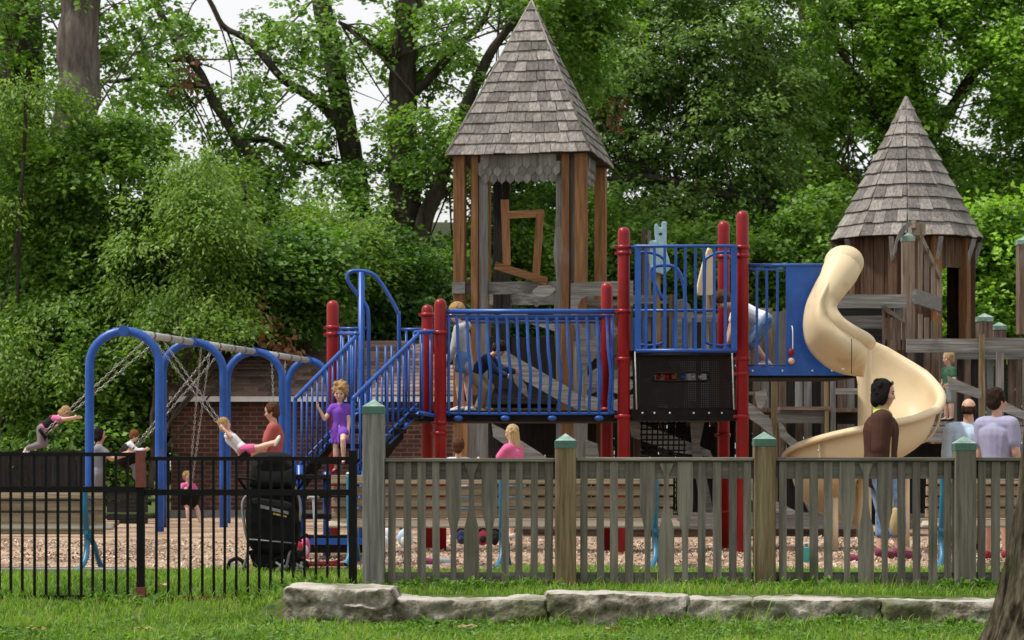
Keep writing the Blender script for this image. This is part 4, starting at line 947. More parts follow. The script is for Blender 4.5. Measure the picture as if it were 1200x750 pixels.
# dark timber boxes and board fence at left
t=thing('board_fence','dark stained board fence behind the flying swing at far left','fence',(X(20,45),45,0))
for i in range(17): 
    u=-70+i*10; obj('board',MB().box((X(u+5,45),45,.62),(.142,.03,1.24+random.uniform(-.02,.02))),M['dark_v'],t)
for z in (.3,.95): obj('rail',MB().box((X(15,45),45.05,z),(2.6,.05,.09)),M['dark_h'],t)
t=thing('planter_box','dark low timber box beyond the left bench','planter box',(X(148,40),40,0))
for i in range(3): obj('side_board',MB().box((X(150,40),40,.12+i*.2),(.62,.04,.17)),M['dark_h'],t)
for i in range(3): obj('side_board',MB().box((X(150,40)-.31,40.3,.12+i*.2),(.04,.6,.17)),M['dark_h'],t)
obj('soil',MB().box((X(150,40),40.3,.5),(.56,.54,.05)),M['lawn'],t)
# ------------------------------------------------------------------ trees
def barkmat(name,c0,c1,moss=None):
    return surf(name,[c0,tuple((a+b)/2 for a,b in zip(c0,c1)),c1],scale=(9,9,1.8),rough=.95,bump=1.0,bscale=20,tone=.1,spec=.1,dirt=moss)
M['bark_grey']=barkmat('grey_bark',(.05,.042,.036),(.20,.165,.145))
M['bark_dark']=barkmat('dark_bark',(.020,.017,.013),(.085,.07,.055),((.035,.05,.015),2.2,.55))
LEAF=dict(maple=((.045,.11,.014),(.24,.39,.065)),sumac=((.06,.13,.016),(.27,.40,.07)),dark=((.03,.08,.014),(.17,.31,.05)),greyish=((.06,.12,.03),(.28,.41,.11)),
          bright=((.07,.16,.018),(.36,.56,.08)),deep=((.02,.055,.012),(.13,.25,.045)))
for k_,(a,b) in LEAF.items(): M['leaf_'+k_]=leafmat('leaves_'+k_,a,b,.38)
M['leaf_rust']=leafmat('dead_leaf_cluster',(.10,.045,.022),(.30,.14,.06),.2)
def nz(p,s,o): return noise.noise(Vector((p[0]*s+o,p[1]*s,p[2]*s)))
def leaves(centres, dirs, per, R_, size, rng, tone, droop=.35, aspect=.42, flat=.45):
    n=len(centres)*per; C=np.repeat(centres,per,0); Dv=np.repeat(dirs,per,0)
    t=rng.random(n); side=np.stack([-Dv[:,1],Dv[:,0],np.zeros(n)],1); side/= (np.linalg.norm(side,axis=1)[:,None]+1e-6)
    lat=rng.normal(0,.36,n)*(1-.55*t); RR_=np.repeat(R_,per)
    p=C+Dv*(t*RR_)[:,None]+side*(lat*RR_)[:,None]; p[:,2]+= rng.normal(0,flat*.4,n)*RR_-droop*.5*RR_*(t**2+np.abs(lat))
    a=Dv*.7+side*np.sign(lat)[:,None]*.8+rng.normal(0,.45,(n,3)); a[:,2]-=droop; a/=np.linalg.norm(a,axis=1)[:,None]
    up=np.stack([rng.normal(0,.5,n),rng.normal(-.15,.5,n),np.ones(n)],1); b=np.cross(up,a); b/=np.linalg.norm(b,axis=1)[:,None]+1e-6
    nn=np.cross(a,b)
    L=(size*rng.uniform(.6,1.25,n))[:,None]; W=L*aspect
    V=np.stack([p,p+a*L*.45+b*W+nn*W*.25,p+a*L,p+a*L*.45-b*W+nn*W*.25],1).reshape(-1,3)
    tn=np.clip(np.repeat(tone,per)+rng.normal(0,.13,n),0,1)
    return V,tn
def crown(name,par,ells,m,size=.13,per=34,sr=.55,seed=0,thr=-.12,droop=.35,nsc=.55,aspect=.42,kind=None,flat=.45):
    rng=np.random.default_rng(seed); Vs=[];Ts=[];cen=[]
    for (u,v,D,ru,rv,rd,n) in ells:
        c=np.array(P(u,v,D)); s=D/F; r=np.array([ru*s,rd,rv*s])
        k=n*3; q=rng.normal(size=(k,3)); q/=np.linalg.norm(q,axis=1)[:,None]; rad=rng.random(k)**.42; q*=rad[:,None]; pts=c+q*r
        keep=np.array([nz(p,nsc,seed*7.3)+.35*nz(p,nsc*2.7,seed)>thr for p in pts]); pts=pts[keep][:n]; q=q[keep][:n]
        if len(pts)==0: continue
        d=q*np.array([1,1,.25])+rng.normal(0,.45,q.shape)*np.array([1,1,.3]); d[:,2]-=.08; d/=np.linalg.norm(d,axis=1)[:,None]
        tone=np.clip(.45+.34*np.array([nz(p,1.1,seed+50) for p in pts])+rng.normal(0,.16,len(pts)),.02,.98)
        V,t=leaves(pts,d,per,sr*rng.uniform(.6,1.3,len(pts)),size,rng,tone,droop,aspect,flat); Vs.append(V);Ts.append(t); cen.append(pts)
    V=np.concatenate(Vs); T_=np.concatenate(Ts); Fc=np.arange(len(V)).reshape(-1,4)
    o=npmesh(name,V,Fc,T_,m,par)
    return o,np.concatenate(cen)
def limb(mb,pts,r0,r1,k=6,n=9,wob=.04):
    p=smooth_path([P(*q) if not isinstance(q,Vector) else q for q in pts],k); m=len(p)
    p=[q+noise.noise_vector(q*1.3)*wob*2 for q in p]
    rs=[(r0+(r1-r0)*(i/(m-1))**.8)*(1+.10*noise.noise(q*2.5)) for i,q in enumerate(p)]
    mb.tube(p,rs,n,tone=.5); return p
def twigs(mb,path,cen,rng,n,r=.028,reach=3.5):
    """thin boughs from a limb path towards nearby sprays"""
    for _ in range(n):
        a=path[rng.integers(len(path)//4,len(path))]; d=np.linalg.norm(cen-np.array(a),axis=1); idx=np.where(d<reach)[0]
        if len(idx)==0: continue
        b=Vector(cen[rng.choice(idx)]); mid=a.lerp(b,.5)+Vector((0,0,.12))+noise.noise_vector(b*2)*.3
        mb.tube(smooth_path([a,mid,b],4),[r*(1-.8*i/8) for i in range(9)],5,tone=.5)
def tree(name,lab,cat,base,trunks,ells,m,bark,grp=None,seed=0,tw=40,**kw):
    th=thing(name,lab,cat,tuple(base),grp); mb=MB(); paths=[]
    for (pts,r0,r1) in trunks: paths.append(limb(mb,pts,r0,r1,n=14 if r0>.25 else 9,wob=.05 if r0>.1 else .08))
    if ells:
        o,cen=crown('crown',th,ells,M['leaf_'+m],seed=seed,**kw); rng=np.random.default_rng(seed+5)
        for p in paths: twigs(mb,p,cen,rng,tw)
    obj('trunk',mb,M[bark],th); return th
TG='tall trees behind the playground'
# left pair of trunks
D=50
tree('tree','broad bare grey trunk leaning at upper left with sunlit bark','tree',(X(92,D),D,0),
     [([(80,560,D),(84,300,D),(88,150,D),(92,70,D),(97,-20,D),(104,-160,D)],.52,.36)],
     [(160,20,D+1,70,60,2.5,50),(60,-60,D,120,50,3,60)],'maple','bark_grey',TG,1,20)
D=53
tree('tree','darker shaded trunk at the top left corner behind the leaning grey one','tree',(X(26,D),D,0),
     [([(30,560,D),(27,300,D),(24,120,D),(20,-40,D),(18,-150,D)],.62,.45)],
     [(20,30,D-1.5,60,45,1.5,60),(0,200,D-1,60,90,2,110),(130,60,D+3,60,80,2,34)],'maple','bark_dark',TG,2,20)
# big trunks in the centre
D=56
tree('tree','largest many limbed tree behind the steps, forking above the blue arch','tree',(X(480,D),D,0),
     [([(486,560,D),(484,420,D),(478,330,D),(474,230,D),(472,130,D),(474,40,D),(478,-60,D)],.50,.24),
      ([(474,95,D),(462,78,D),(448,58,D),(425,45,D-.5),(398,25,D-1)],.15,.04),([(475,60,D),(492,20,D),(500,-40,D)],.13,.07),
      ([(490,330,D-.3),(498,260,D-.5),(520,200,D-.8),(548,110,D-1),(575,60,D-1.2),(606,22,D-1.4)],.24,.08),
      ([(478,110,D),(500,95,D),(530,60,D),(560,30,D),(590,-20,D)],.13,.05),([(505,240,D-.5),(540,215,D-.6),(570,205,D-.8)],.08,.03)],
     [(520,50,D,75,60,2.5,85),(600,40,D-.5,75,55,2.5,130),(530,160,D-1,70,70,2,100),(600,130,D,50,70,2,90),(440,30,D,50,40,2,22),(470,170,D+.5,45,60,2,34),(500,290,D+.8,70,60,2,150),(660,60,D+1,60,60,2,110),(670,-5,D,80,40,2,170),(570,-20,D,60,35,2,80),(440,235,D,40,55,2,36)],'maple','bark_dark',TG,3,8,thr=-.04,per=42,size=.125,droop=.45)
D=58
tree('tree','slanting forked tree with long bare limbs against the white sky, left of centre','tree',(X(425,D),D,0),
     [([(436,560,D),(432,400,D),(424,290,D),(416,215,D),(402,130,D),(388,60,D),(376,-20,D)],.34,.20),
      ([(404,205,D),(378,196,D),(340,176,D),(312,162,D),(285,164,D)],.13,.05),([(400,150,D),(372,120,D),(330,90,D),(295,50,D),(262,30,D),(240,-10,D)],.14,.05),
      ([(345,330,D-1),(318,220,D-1),(300,190,D-1),(278,160,D-1),(240,100,D-1),(208,50,D-1),(165,-20,D-1)],.17,.08),
      ([(240,102,D-1),(205,98,D-1),(160,95,D-1),(112,94,D-1)],.09,.04),([(250,120,D-1),(220,75,D-1),(195,70,D-1),(160,60,D-1)],.06,.03)],
     [(330,95,D,75,55,2,30),(270,60,D,70,60,2,38),(180,45,D,55,50,2,40),(350,30,D,60,35,2,36),(385,60,D,40,55,2,26),(300,160,D,80,45,2,38),(395,160,D-.5,40,55,2,22),(230,120,D-1,60,45,2,36),(365,215,D-.5,60,40,2,44),(160,140,D,50,50,2,40),(430,120,D+1,30,60,2,10),(270,220,D,80,40,2,90)],'maple','bark_dark',TG,4,6,thr=.0,per=40,size=.125,droop=.5)
# right hand crowns
D=61
tree('tree','wide grey green tree with a long horizontal bough between the two towers','tree',(X(880,D),D,0),
     [([(900,560,D+1),(905,400,D+1),(900,240,D+1),(890,100,D+1),(870,-40,D+1)],.42,.25),
      ([(902,262,D),(905,240,D-.4),(870,232,D-.8),(820,226,D-1),(780,212,D-1.2),(735,207,D-1.4),(690,210,D-1.5)],.14,.05),
      ([(880,120,D),(820,80,D-.5),(770,60,D-1),(700,20,D-1)],.13,.04),([(770,220,D-1),(745,190,D-1),(700,180,D-1)],.05,.02)],
     [(720,60,D,75,75,2.5,300),(830,60,D,90,80,2.5,340),(770,150,D,85,70,2.5,300),(880,150,D,75,80,2.5,300),(740,250,D-.5,80,55,2,230),(850,260,D,85,60,2,270),(920,60,D+1,60,80,2,200),(680,130,D+1,45,80,2,130),(790,330,D+1,110,50,2,230),(780,-10,D,110,40,2,230),(900,-10,D,70,40,2,130)],'greyish','bark_dark',TG,5,26,per=38,size=.125,thr=-.2,droop=.5,aspect=.34)
D=64
tree('tree','bright green tree at right with dark limbs showing behind the cone roof','tree',(X(1100,D),D,0),
     [([(1090,560,D),(1085,400,D),(1080,200,D),(1060,60,D),(1050,-60,D)],.5,.26),([(1080,200,D),(1020,120,D-.5),(985,60,D-1),(960,-10,D-1)],.16,.07),([(1082,180,D),(1130,100,D),(1170,40,D),(1200,-30,D)],.17,.08),([(1083,260,D),(1020,220,D-1),(960,180,D-1)],.09,.04)],
     [(1010,50,D,90,80,2.5,300),(1110,50,D,80,70,2.5,260),(1190,60,D,80,80,2.5,260),(980,160,D,60,70,2,200),(1080,140,D+.5,80,70,2,220),(1170,170,D,80,70,2,250),(950,250,D-.5,60,60,2,180),(1240,150,D,60,90,2,160),(1040,230,D+1,80,60,2,160),(1000,-15,D,90,40,2,150),(1150,-15,D,90,40,2,150)],'bright','bark_dark',TG,6,30,per=36,size=.135,thr=-.12,nsc=.5)
tree('tree','deep green dark tree filling the shade behind the right trees','tree',(X(960,72),72,0),
     [([(960,560,72),(965,300,72),(950,60,72),(940,-60,72)],.4,.25)],
     [(900,300,72,120,110,3,330),(1050,330,72,120,120,3,330),(1200,300,72,110,110,3,300),(760,330,72,110,100,3,300),(1000,130,73,80,80,3,110),(640,300,72,70,120,3,200)],'deep','bark_dark',TG,7,10,per=34,size=.20,sr=.8,thr=-.5)
# shrubs and saplings
SG='leafy shrubs and saplings behind the swings'
def shrub(lab,ells,m,base,seed,**kw):
    u,D=base; tr=[([(u,570,D),(u-6,500,D),(u+4,420,D),(ells[0][0],ells[0][1],D)],.07,.03),([(u,560,D),(u+16,500,D),(ells[-1][0],ells[-1][1]+20,D)],.05,.02)]
    return tree('shrub',lab,'shrub',(X(u,D),D,0),tr,ells,m,'bark_dark',SG,seed,8,**kw)
shrub('pale feathery sapling drooping in front at the middle of the left thicket',[(228,196,47.6,22,22,.7,32),(250,232,47.4,40,16,.9,50),(196,240,47.4,36,14,.9,42),(236,268,47.2,52,15,1.0,66),(176,286,47.2,40,15,.9,50),(226,306,47,58,15,1.0,74),(270,322,47.1,34,14,.9,44),(176,338,46.9,46,15,1.0,60),(228,352,46.8,48,15,1.0,60),(160,378,46.8,44,15,.9,50),(168,398,46.8,28,12,.8,30)],'sumac',(165,47.5),11,size=.105,per=60,droop=.75,aspect=.25,thr=-.02,nsc=.8,sr=.7)
shrub('feathery light green sapling reaching in from the left edge',[(30,110,48,44,16,1,50),(0,150,48,50,16,1,50),(46,185,47.8,40,14,1,44),(10,235,47.6,46,16,1,56),(50,275,47.4,36,13,1,44),(10,320,47.2,44,15,1,54),(44,365,47,50,15,1,60),(0,400,47,40,14,1,44),(60,430,46.9,46,14,1,54),(20,470,46.8,44,14,1,48),(66,505,46.8,44,14,1,48)],'sumac',(10,47.5),12,size=.105,per=60,droop=.75,aspect=.25,thr=-.02,nsc=.8,sr=.7)
shrub('mid green maple bush between the leaning trunk and the pale sapling',[(150,170,49.5,40,40,1.3,60),(110,200,49,70,60,1.5,200),(110,300,49,70,70,1.5,260),(100,400,48.5,75,65,1.5,280),(90,490,48,80,50,1.5,240)],'maple',(110,49),13,size=.115,per=46,thr=-.35)
shrub('yellowish green sapling tip rising right of the pale sapling',[(285,215,50,30,16,1,44),(320,240,50,44,15,1,54),(290,262,50,44,15,1,54),(352,262,50.5,40,15,1,50),(318,288,50,50,15,1,60),(380,285,51,46,16,1,56),(410,262,51,34,16,1,40),(345,310,50,50,15,1,60),(400,310,51,40,15,1,50)],'sumac',(330,50),14,size=.105,per=46,thr=-.08,aspect=.3,sr=.7,nsc=.8)
shrub('dark leafy bush filling the gaps behind the pale sapling',[(225,290,49.6,62,78,1.3,330),(190,370,49.3,60,60,1.2,220),(300,290,51.5,70,60,1.2,240),(385,300,52.5,60,50,1.2,160),(40,300,50,70,90,1.3,260),(50,440,49.5,80,80,1.3,260)],'dark',(200,50),24,size=.12,per=40,thr=-.6)
shrub('ivy covered round mound above the brown shed roof',[(325,332,48.6,75,58,1.6,420),(370,328,48.8,48,58,1.5,200),(270,340,48.6,50,46,1.4,170),(340,300,49,40,30,1.2,90)],'dark',(325,49.3),15,size=.11,per=40,sr=.42,thr=-.6,aspect=.5)
shrub('dense green bush behind the left swing child',[(118,440,47.5,50,60,1.3,240),(118,530,47,50,50,1.3,180),(60,560,47,70,40,1.2,160),(158,470,47.3,16,40,1.0,40)],'maple',(150,47.5),16,size=.12,per=36,thr=-.35)
shrub('shaded yew bush right of the ivy mound',[(430,330,53,65,70,1.6,290),(470,400,53,70,60,1.6,250),(410,420,54,60,60,1.6,200),(500,350,54,60,70,1.6,220)],'deep',(440,53.5),17,size=.12,per=36,thr=-.6)
shrub('small bright bush glimpsed left of the tall tower',[(520,335,55,35,45,1.2,110),(505,380,55,40,35,1.2,60)],'bright',(515,55.5),18,size=.13,per=34,thr=-.3)
shrub('green thicket seen through the tall tower opening',[(600,300,57,60,80,1.6,300),(640,380,57,80,60,1.6,260),(560,420,57,60,70,1.6,220),(600,220,58,60,50,1.6,170),(700,300,58,60,90,1.6,240)],'maple',(610,57.5),19,size=.12,per=36,thr=-.4)
shrub('yellow green hedge shrub at the right edge behind the round tower',[(1170,290,56,60,55,1.5,240),(1150,360,56,60,45,1.5,200),(1215,340,56,50,60,1.5,160)],'bright',(1170,56.5),20,size=.15,per=36,thr=-.25,droop=.2)
shrub('low green shrubs below the long horizontal bough',[(780,300,57,80,45,1.5,240),(860,310,57,80,50,1.5,240),(930,320,57,60,55,1.5,200),(960,270,57,40,50,1.5,110)],'maple',(850,57.5),21,size=.14,per=36,thr=-.35)
shrub('leaf sprays hanging over the shed roof beside the swing beam',[(215,385,46.0,34,14,.7,34),(285,388,45.9,28,10,.6,22)],'sumac',(180,46),22,size=.10,sr=.4,per=40,droop=.5,aspect=.28,thr=-.3)
# dead leaf clusters
for i,(u,v,D,lab) in enumerate([(300,375,46.9,'brown dead leaf cluster hanging on the ivy mound, left of two'),(338,392,46.9,'brown dead leaf cluster hanging low on the ivy mound over the roof'),(225,78,56,'orange dead leaf cluster high on the bare limb at upper left'),(716,125,57.5,'orange dead leaf cluster just right of the steep roof')]):
    rng=np.random.default_rng(90+i); c=np.array(P(u,v,D))+rng.normal(0,1,(5,3))*np.array([.12,.1,.22]); d=np.tile([[0,-.3,-1.]],(5,1))
    V,t=leaves(c,d,16,np.full(5,.35),.15,rng,np.full(5,.5)); tag(npmesh('dead_leaf_cluster',V,np.arange(len(V)).reshape(-1,4),t,M['leaf_rust']),lab,'leaf cluster','brown leaf clusters in the trees')
# far wood that closes the view
o,_=crown('distant_woodland',None,[(60,420,78,180,130,4,260),(260,420,78,160,110,4,240),(440,400,78,150,110,4,240),(620,400,80,160,140,4,260),(820,400,80,160,140,4,260),(1020,400,80,160,140,4,260),(1220,400,80,160,150,4,260),(-80,300,80,120,220,4,200),(100,300,80,120,90,4,110),(1480,330,80,180,260,4,340),(1780,330,80,180,260,4,300),(-330,330,80,180,260,4,300)],M['leaf_deep'],size=.3,per=40,sr=1.3,seed=31,thr=-.9)
tag(o,'dark distant wood closing the view behind everything','woodland',kind='stuff')
# pale house glimpsed far behind
D=92; th=thing('distant_house','pale house with a grey pitched roof glimpsed far behind the centre trees','house',(X(450,D),D,0))
M['render']=surf('pale_house_render',[(.45,.40,.38),(.58,.52,.49)],rough=.9,tone=.05)
obj('wall',MB().box((X(450,D),D+4,2.9+1),(9.5,8,7.8)),M['render'],th); z=Z(262,D)
mb=MB(); xl,xr=X(345,D),X(555,D); mb.add([(xl,D-.5,z),(xr,D-.5,z),(xr-1.6,D+4,z+1.9),(xl+1.6,D+4,z+1.9),(xl,D+8.5,z),(xr,D+8.5,z)],[(0,1,2,3),(3,2,5,4),(0,3,4),(1,5,2)],.5); obj('roof',mb,M['galv'],th)
for u in (400,440,480,510): 
    w=obj('window',MB().box((X(u,D),D-.02,Z(300,D)),(.9,.06,1.3)),M['white'],th); obj('pane',MB().box((X(u,D),D-.06,Z(300,D)),(.74,.03,1.14)),M['eye'],w)
# foreground trunk
M['bark_fore']=surf('furrowed_bark',[(.008,.007,.004),(.045,.037,.024),(.12,.10,.07)],scale=(16,16,2.4),rough=.95,bump=1.0,bscale=12,tone=0,spec=.08,dirt=((.03,.04,.012),2.5,.55),pos=[.38,.5,.66])
D=14.6; c=Vector((X(1272,D),D,-.2)); th=thing('tree','dark furrowed tree trunk flaring at the bottom right corner, nearest the camera','tree',tuple(c))
rows=[]
for i in range(60):
    z=-.1+i*.075 if i<45 else 3.2+(i-44)*.25; zz_=z
    base=.29+.34*math.exp(-max(z,0)/.70); row=[]
    for k in range(96):
        a=k/96*2*math.pi; fl=1+.07*math.exp(-max(z,0)/.45)*math.sin(5*a+.8); n_=noise.noise(Vector((math.cos(a)*7,math.sin(a)*7,z*1.6)))*.034+noise.noise(Vector((math.cos(a)*17,math.sin(a)*17,z*4)))*.022
        rr_=base*fl+n_; row.append(c+Vector((rr_*math.cos(a)+.0*z,rr_*math.sin(a),z)))
    rows.append(row)
obj('trunk',MB().grid(rows,.5,closed=True),M['bark_fore'],th)
# ------------------------------------------------------------------ people
BAKE=[]
def nrm(v): v=Vector(v); return v.normalized()
def person(lab,loc,H,yaw,torso=(0,0,1),head=None,face=0,la=((.05,.12,-1),(.2,.05,-1)),ra=((.05,-.12,-1),(.2,-.05,-1)),ll=((0,.04,-1),(0,.02,-1)),rl=((0,-.04,-1),(0,-.02,-1)),
           anchor='feet',hk=1.0,top='white_cotton',sleeve=.5,bottom='dark_shorts',leg=.5,shoe='white',hair='brown',hlen='short',skin='skin',girth=1.0,dress=0,hood=False,hands=None,bald=False,vest=None,shades=False,collar=None,fem=False,hemz=0.0,group=None):
    hk*=1.13 if hk>1.01 else 1.10
    """local frame: x forward, y left, z up; loc is the ground point (or pelvis when anchor='pelvis')"""
    H=H/(1+.128*(hk-1))
    t=nrm(torso); lat=Vector((0,1,0)); fw=lat.cross(t)*1.0; hh=.128*H*hk; legL=(.245*H)*(1-.06*(hk-1)*3); shin=.235*H; g=girth*H
    tl=.30*H*(1-.1*(hk-1)); pel=Vector((0,0,0)); neckb=pel+t*tl; chest=pel+t*tl*.72; waist=pel+t*tl*.3
    hd=nrm(head) if head else t; neck=neckb+hd*.03*H; hc=neck+hd*(hh*.62)
    sh={1:neckb-t*.025*H+lat*(.098 if not fem else .09)*g, -1:neckb-t*.025*H-lat*(.098 if not fem else .09)*g}
    hip={1:pel+lat*.052*g,-1:pel-lat*.052*g}
    arm={};legp={}
    for s,A in ((1,la),(-1,ra)):
        e=sh[s]+nrm(A[0])*.165*H; w=e+nrm(A[1])*.145*H; arm[s]=(sh[s],e,w,nrm(A[1]))
    for s,A in ((1,ll),(-1,rl)):
        k=hip[s]+nrm(A[0])*legL; a=k+nrm(A[1])*shin; fd=A[2] if len(A)>2 else None
        toe=nrm(fd) if fd else Vector((1,.12*s,-.12)).normalized(); legp[s]=(hip[s],k,a,toe)
    if anchor=='feet': low=min(legp[s][2].z-.045*H for s in (1,-1)); sft=Vector((0,0,-low))
    else: sft=Vector()
    if anchor=='feet': mx=sum(legp[s][2].x for s in (1,-1))/2; my=sum(legp[s][2].y for s in (1,-1))/2; sft+=Vector((-mx,-my,0))
    def S(v): return v+sft
    th=bpy.data.objects.new('person',None); COL.objects.link(th); th.location=loc; th.rotation_euler=(0,0,R(yaw)); BASE[th.name]=Vector(); tag(th,lab,'person',group)
    vox=max(.0065,.0075*H/1.2)
    def mk(name,mb,m,vox_=None,par=None,smooth=2):
        o=bpy.data.objects.new(name,None)
        me=bpy.data.meshes.new(name); me.from_pydata([tuple(v) for v in mb.v],[],mb.f); me.materials.append(M[m]); 
        o=bpy.data.objects.new(name,me); COL.objects.link(o); o.parent=par or th
        if vox_:
            r=o.modifiers.new('r','REMESH'); r.mode='VOXEL'; r.voxel_size=vox_; r.use_smooth_shade=True; q=o.modifiers.new('q','SMOOTH'); q.factor=.5; q.iterations=smooth; BAKE.append(o)
        else:
            me.polygons.foreach_set('use_smooth',[True]*len(me.polygons))
        return o
    # --- body
    b=MB(); b.cap(S(pel),.075*g,S(waist),.068*g); b.cap(S(waist),.066*g,S(chest),.078*g)
    for s in (1,-1): b.cap(S(pel)+lat*.035*g*s,.062*g,S(waist)+lat*.02*g*s,.055*g); b.cap(S(waist)+lat*.025*g*s,.055*g,S(chest)+lat*.045*g*s,.06*g)
    b.cap(S(sh[1])-lat*.02*g,.042*g,S(sh[-1])+lat*.02*g,.042*g); b.cap(S(neckb)-t*.02*H,.036*g,S(neck)+hd*.03*H,.029*g)
    face_q=Matrix.Rotation(R(face),3,'Z'); hx=nrm(face_q@(Vector((0,1,0)).cross(hd))); hy=hd.cross(hx); HM=Matrix((hx,hy,hd)).transposed()
    def hp_(x,y,z): return S(hc)+HM@Vector((x*hh,y*hh,z*hh))
    b.ell(hp_(-.03,0,.10),(.40*hh,.335*hh,.40*hh),16,10,HM); b.ell(hp_(.08,0,-.18),(.28*hh,.25*hh,.30*hh),14,8,HM); b.ell(hp_(.19,0,-.36),(.12*hh,.14*hh,.11*hh),10,6,HM)
    b.cap(hp_(.33,0,.05),.032*hh,hp_(.395,0,-.11),.052*hh); b.ell(hp_(.24,.17,-.1),(.12*hh,.11*hh,.11*hh),8,6,HM); b.ell(hp_(.24,-.17,-.1),(.12*hh,.11*hh,.11*hh),8,6,HM)
    for s in (1,-1): b.ell(hp_(-.04,.335*s,-.05),(.075*hh,.03*hh,.12*hh),8,6,HM)
    for s in (1,-1):
        a0,e,w,d=arm[s]; b.cap(S(a0),.036*g,S(e),.027*g); b.cap(S(e),.027*g,S(w),.019*g)
        hd_=hands[s] if hands and s in hands else d; hd_=nrm(hd_); pal=w+hd_*.038*H
        sx=hd_.cross(lat); sx=sx.normalized() if sx.length>.1 else Vector((0,0,1)); 
        for j in (-1,0,1): b.cap(S(w)+sx*.006*H*j,.012*H,S(pal)+sx*.011*H*j,.011*H)
        for j,(o_,l_) in enumerate(((-.0165,.036),(-.0055,.044),(.0055,.042),(.0165,.032))):
            f0=pal+sx*o_*H+hd_*.006*H; f1=f0+(hd_*.9-lat*.25*s).normalized()*l_*H*.55; f2=f1+(hd_*.65-lat*.7*s).normalized()*l_*H*.5; rr=max(.0055*H,.0052)
            b.cap(S(f0),rr,S(f1),rr*.92,8,3); b.cap(S(f1),rr*.92,S(f2),rr*.8,8,3)
        tb0=w+hd_*.018*H+sx*.014*H; tb1=tb0+(hd_*.7+sx*.7-lat*.3*s).normalized()*.028*H; b.cap(S(tb0),.0075*H,S(tb1),.0062*H,8,3); b.cap(S(tb1),.0062*H,S(tb1+(hd_-lat*.4*s).normalized()*.016*H),.0055*H,8,3)
        p0,k,a,toe=legp[s]; b.cap(S(p0),.058*g,S(k),.036*g); b.cap(S(k),.036*g,S(k.lerp(a,.35)),.037*g); b.cap(S(k.lerp(a,.35)),.036*g,S(a),.022*g)
        b.cap(S(a),.024*g,S(a)+Vector((0,0,-.018*H))+toe*.09*H,.018*g)
    body=mk('body',b,skin,vox)
    # --- face
    for s in (1,-1):
        e_=MB().ell(hp_(.335,.135*s,.035),(.035*hh,.06*hh,.035*hh),8,6,HM); mk('eye',e_,'eye',None,body)
        e_=MB().cap(hp_(.355,.07*s,.12),.014*hh,hp_(.315,.21*s,.125),.012*hh,6,2); (mk('eyebrow',e_,'hair_'+hair,None,body) if hk<1.2 else None)
    mk('mouth',MB().cap(hp_(.325,.07,-.245),.020*hh,hp_(.325,-.07,-.245),.020*hh,6,2),'lip',None,body)
    # --- hair
    hm=MB()
    if bald:
        for s in (1,-1): hm.ell(hp_(-.12,.22*s,-.02),(.27*hh,.16*hh,.24*hh),12,8,HM)
        hm.ell(hp_(-.28,0,-.02),(.18*hh,.26*hh,.25*hh),12,8,HM)
    else:
        hm.ell(hp_(-.10,0,.16),((.42+.03*(hk>1.2))*hh,(.385+.03*(hk>1.2))*hh,.42*hh),16,10,HM); hm.ell(hp_(-.20,0,-.10),(.30*hh,.33*hh,.32*hh),12,8,HM)
        for s in (1,-1): hm.ell(hp_(.02,.30*s,.08),(.20*hh,.09*hh,.20*hh),10,6,HM)
        if hlen in('bob','full'):
            for s in (1,-1): hm.ell(hp_(-.04,.30*s,-.12),(.24*hh,.12*hh,.34*hh),10,8,HM)
            hm.ell(hp_(-.24,0,-.25),(.24*hh,.34*hh,.30*hh),12,8,HM)
        if hlen=='full': hm.ell(hp_(-.12,0,.18),(.47*hh,.43*hh,.45*hh),16,10,HM)
        if hlen=='long':
            hm.cap(hp_(-.26,0,-.05),.28*hh,hp_(-.34,0,-.9),.20*hh)
            for s in (1,-1): hm.cap(hp_(-.05,.29*s,0),.12*hh,hp_(-.15,.30*s,-.75),.10*hh)
        if hlen=='curly':
            rr=random.Random(3)
            for q in range(60):
                a=rr.uniform(0,6.28); z=rr.uniform(-.45,.55); x=math.cos(a); 
                if x>.35 and z<.28: continue
                rad=math.sqrt(max(0,1-((z-.1)/.58)**2))*.42; hm.ell(hp_(-.10+x*rad*1.02,math.sin(a)*rad,z),(.10*hh,.10*hh,.10*hh),8,6)
    rr=random.Random(int(H*1000))
    for q in range(14 if not bald else 5):
        a=rr.uniform(1.2,5.1); z=rr.uniform(-.05,.5) if not bald else -.1; rad=.36*math.sqrt(max(.05,1-((z-.1)/.52)**2)); hm.ell(hp_(-.1+math.cos(a)*rad,math.sin(a)*rad,z),.085*hh,8,6)
    hob=mk('hair',hm,'hair_'+hair,vox*.9,body,1)
    # --- clothes
    def off(p0,p1,f): return p0.lerp(p1,f)
    q=.008*H+.004; c=MB()
    if dress:
        c.cap(S(waist),.075*g,S(chest),.078*g+q); 
        for s in (1,-1): c.cap(S(waist)+lat*.03*g*s,.055*g+q,S(chest)+lat*.045*g*s,.058*g+q); c.cap(S(pel)+lat*.04*g*s,.068*g+q,S(waist)+lat*.03*g*s,.056*g+q); kk=legp[s][1]; c.cap(S(hip[s]),.062*g+q,S(off(hip[s],kk,dress*.7)),.062*g+q)
        dn=(t*-1+Vector((0,0,-1))).normalized() if t.z>0 else Vector((0,0,-1)); tip=pel+dn*legL*(dress+.12)
        for j in range(12):
            a_=j/12*6.283; o2=fw*math.cos(a_)*.055*g*2*(.75)+lat*math.sin(a_)*.066*g*2*(.8); c.cap(S(pel)+o2*.30,.05*g,S(tip)+o2*(1+.10*math.sin(a_*4)),.022*g,8,3)
        c.cap(S(pel),.07*g,S(pel.lerp(tip,.7)),.075*g)
    else:
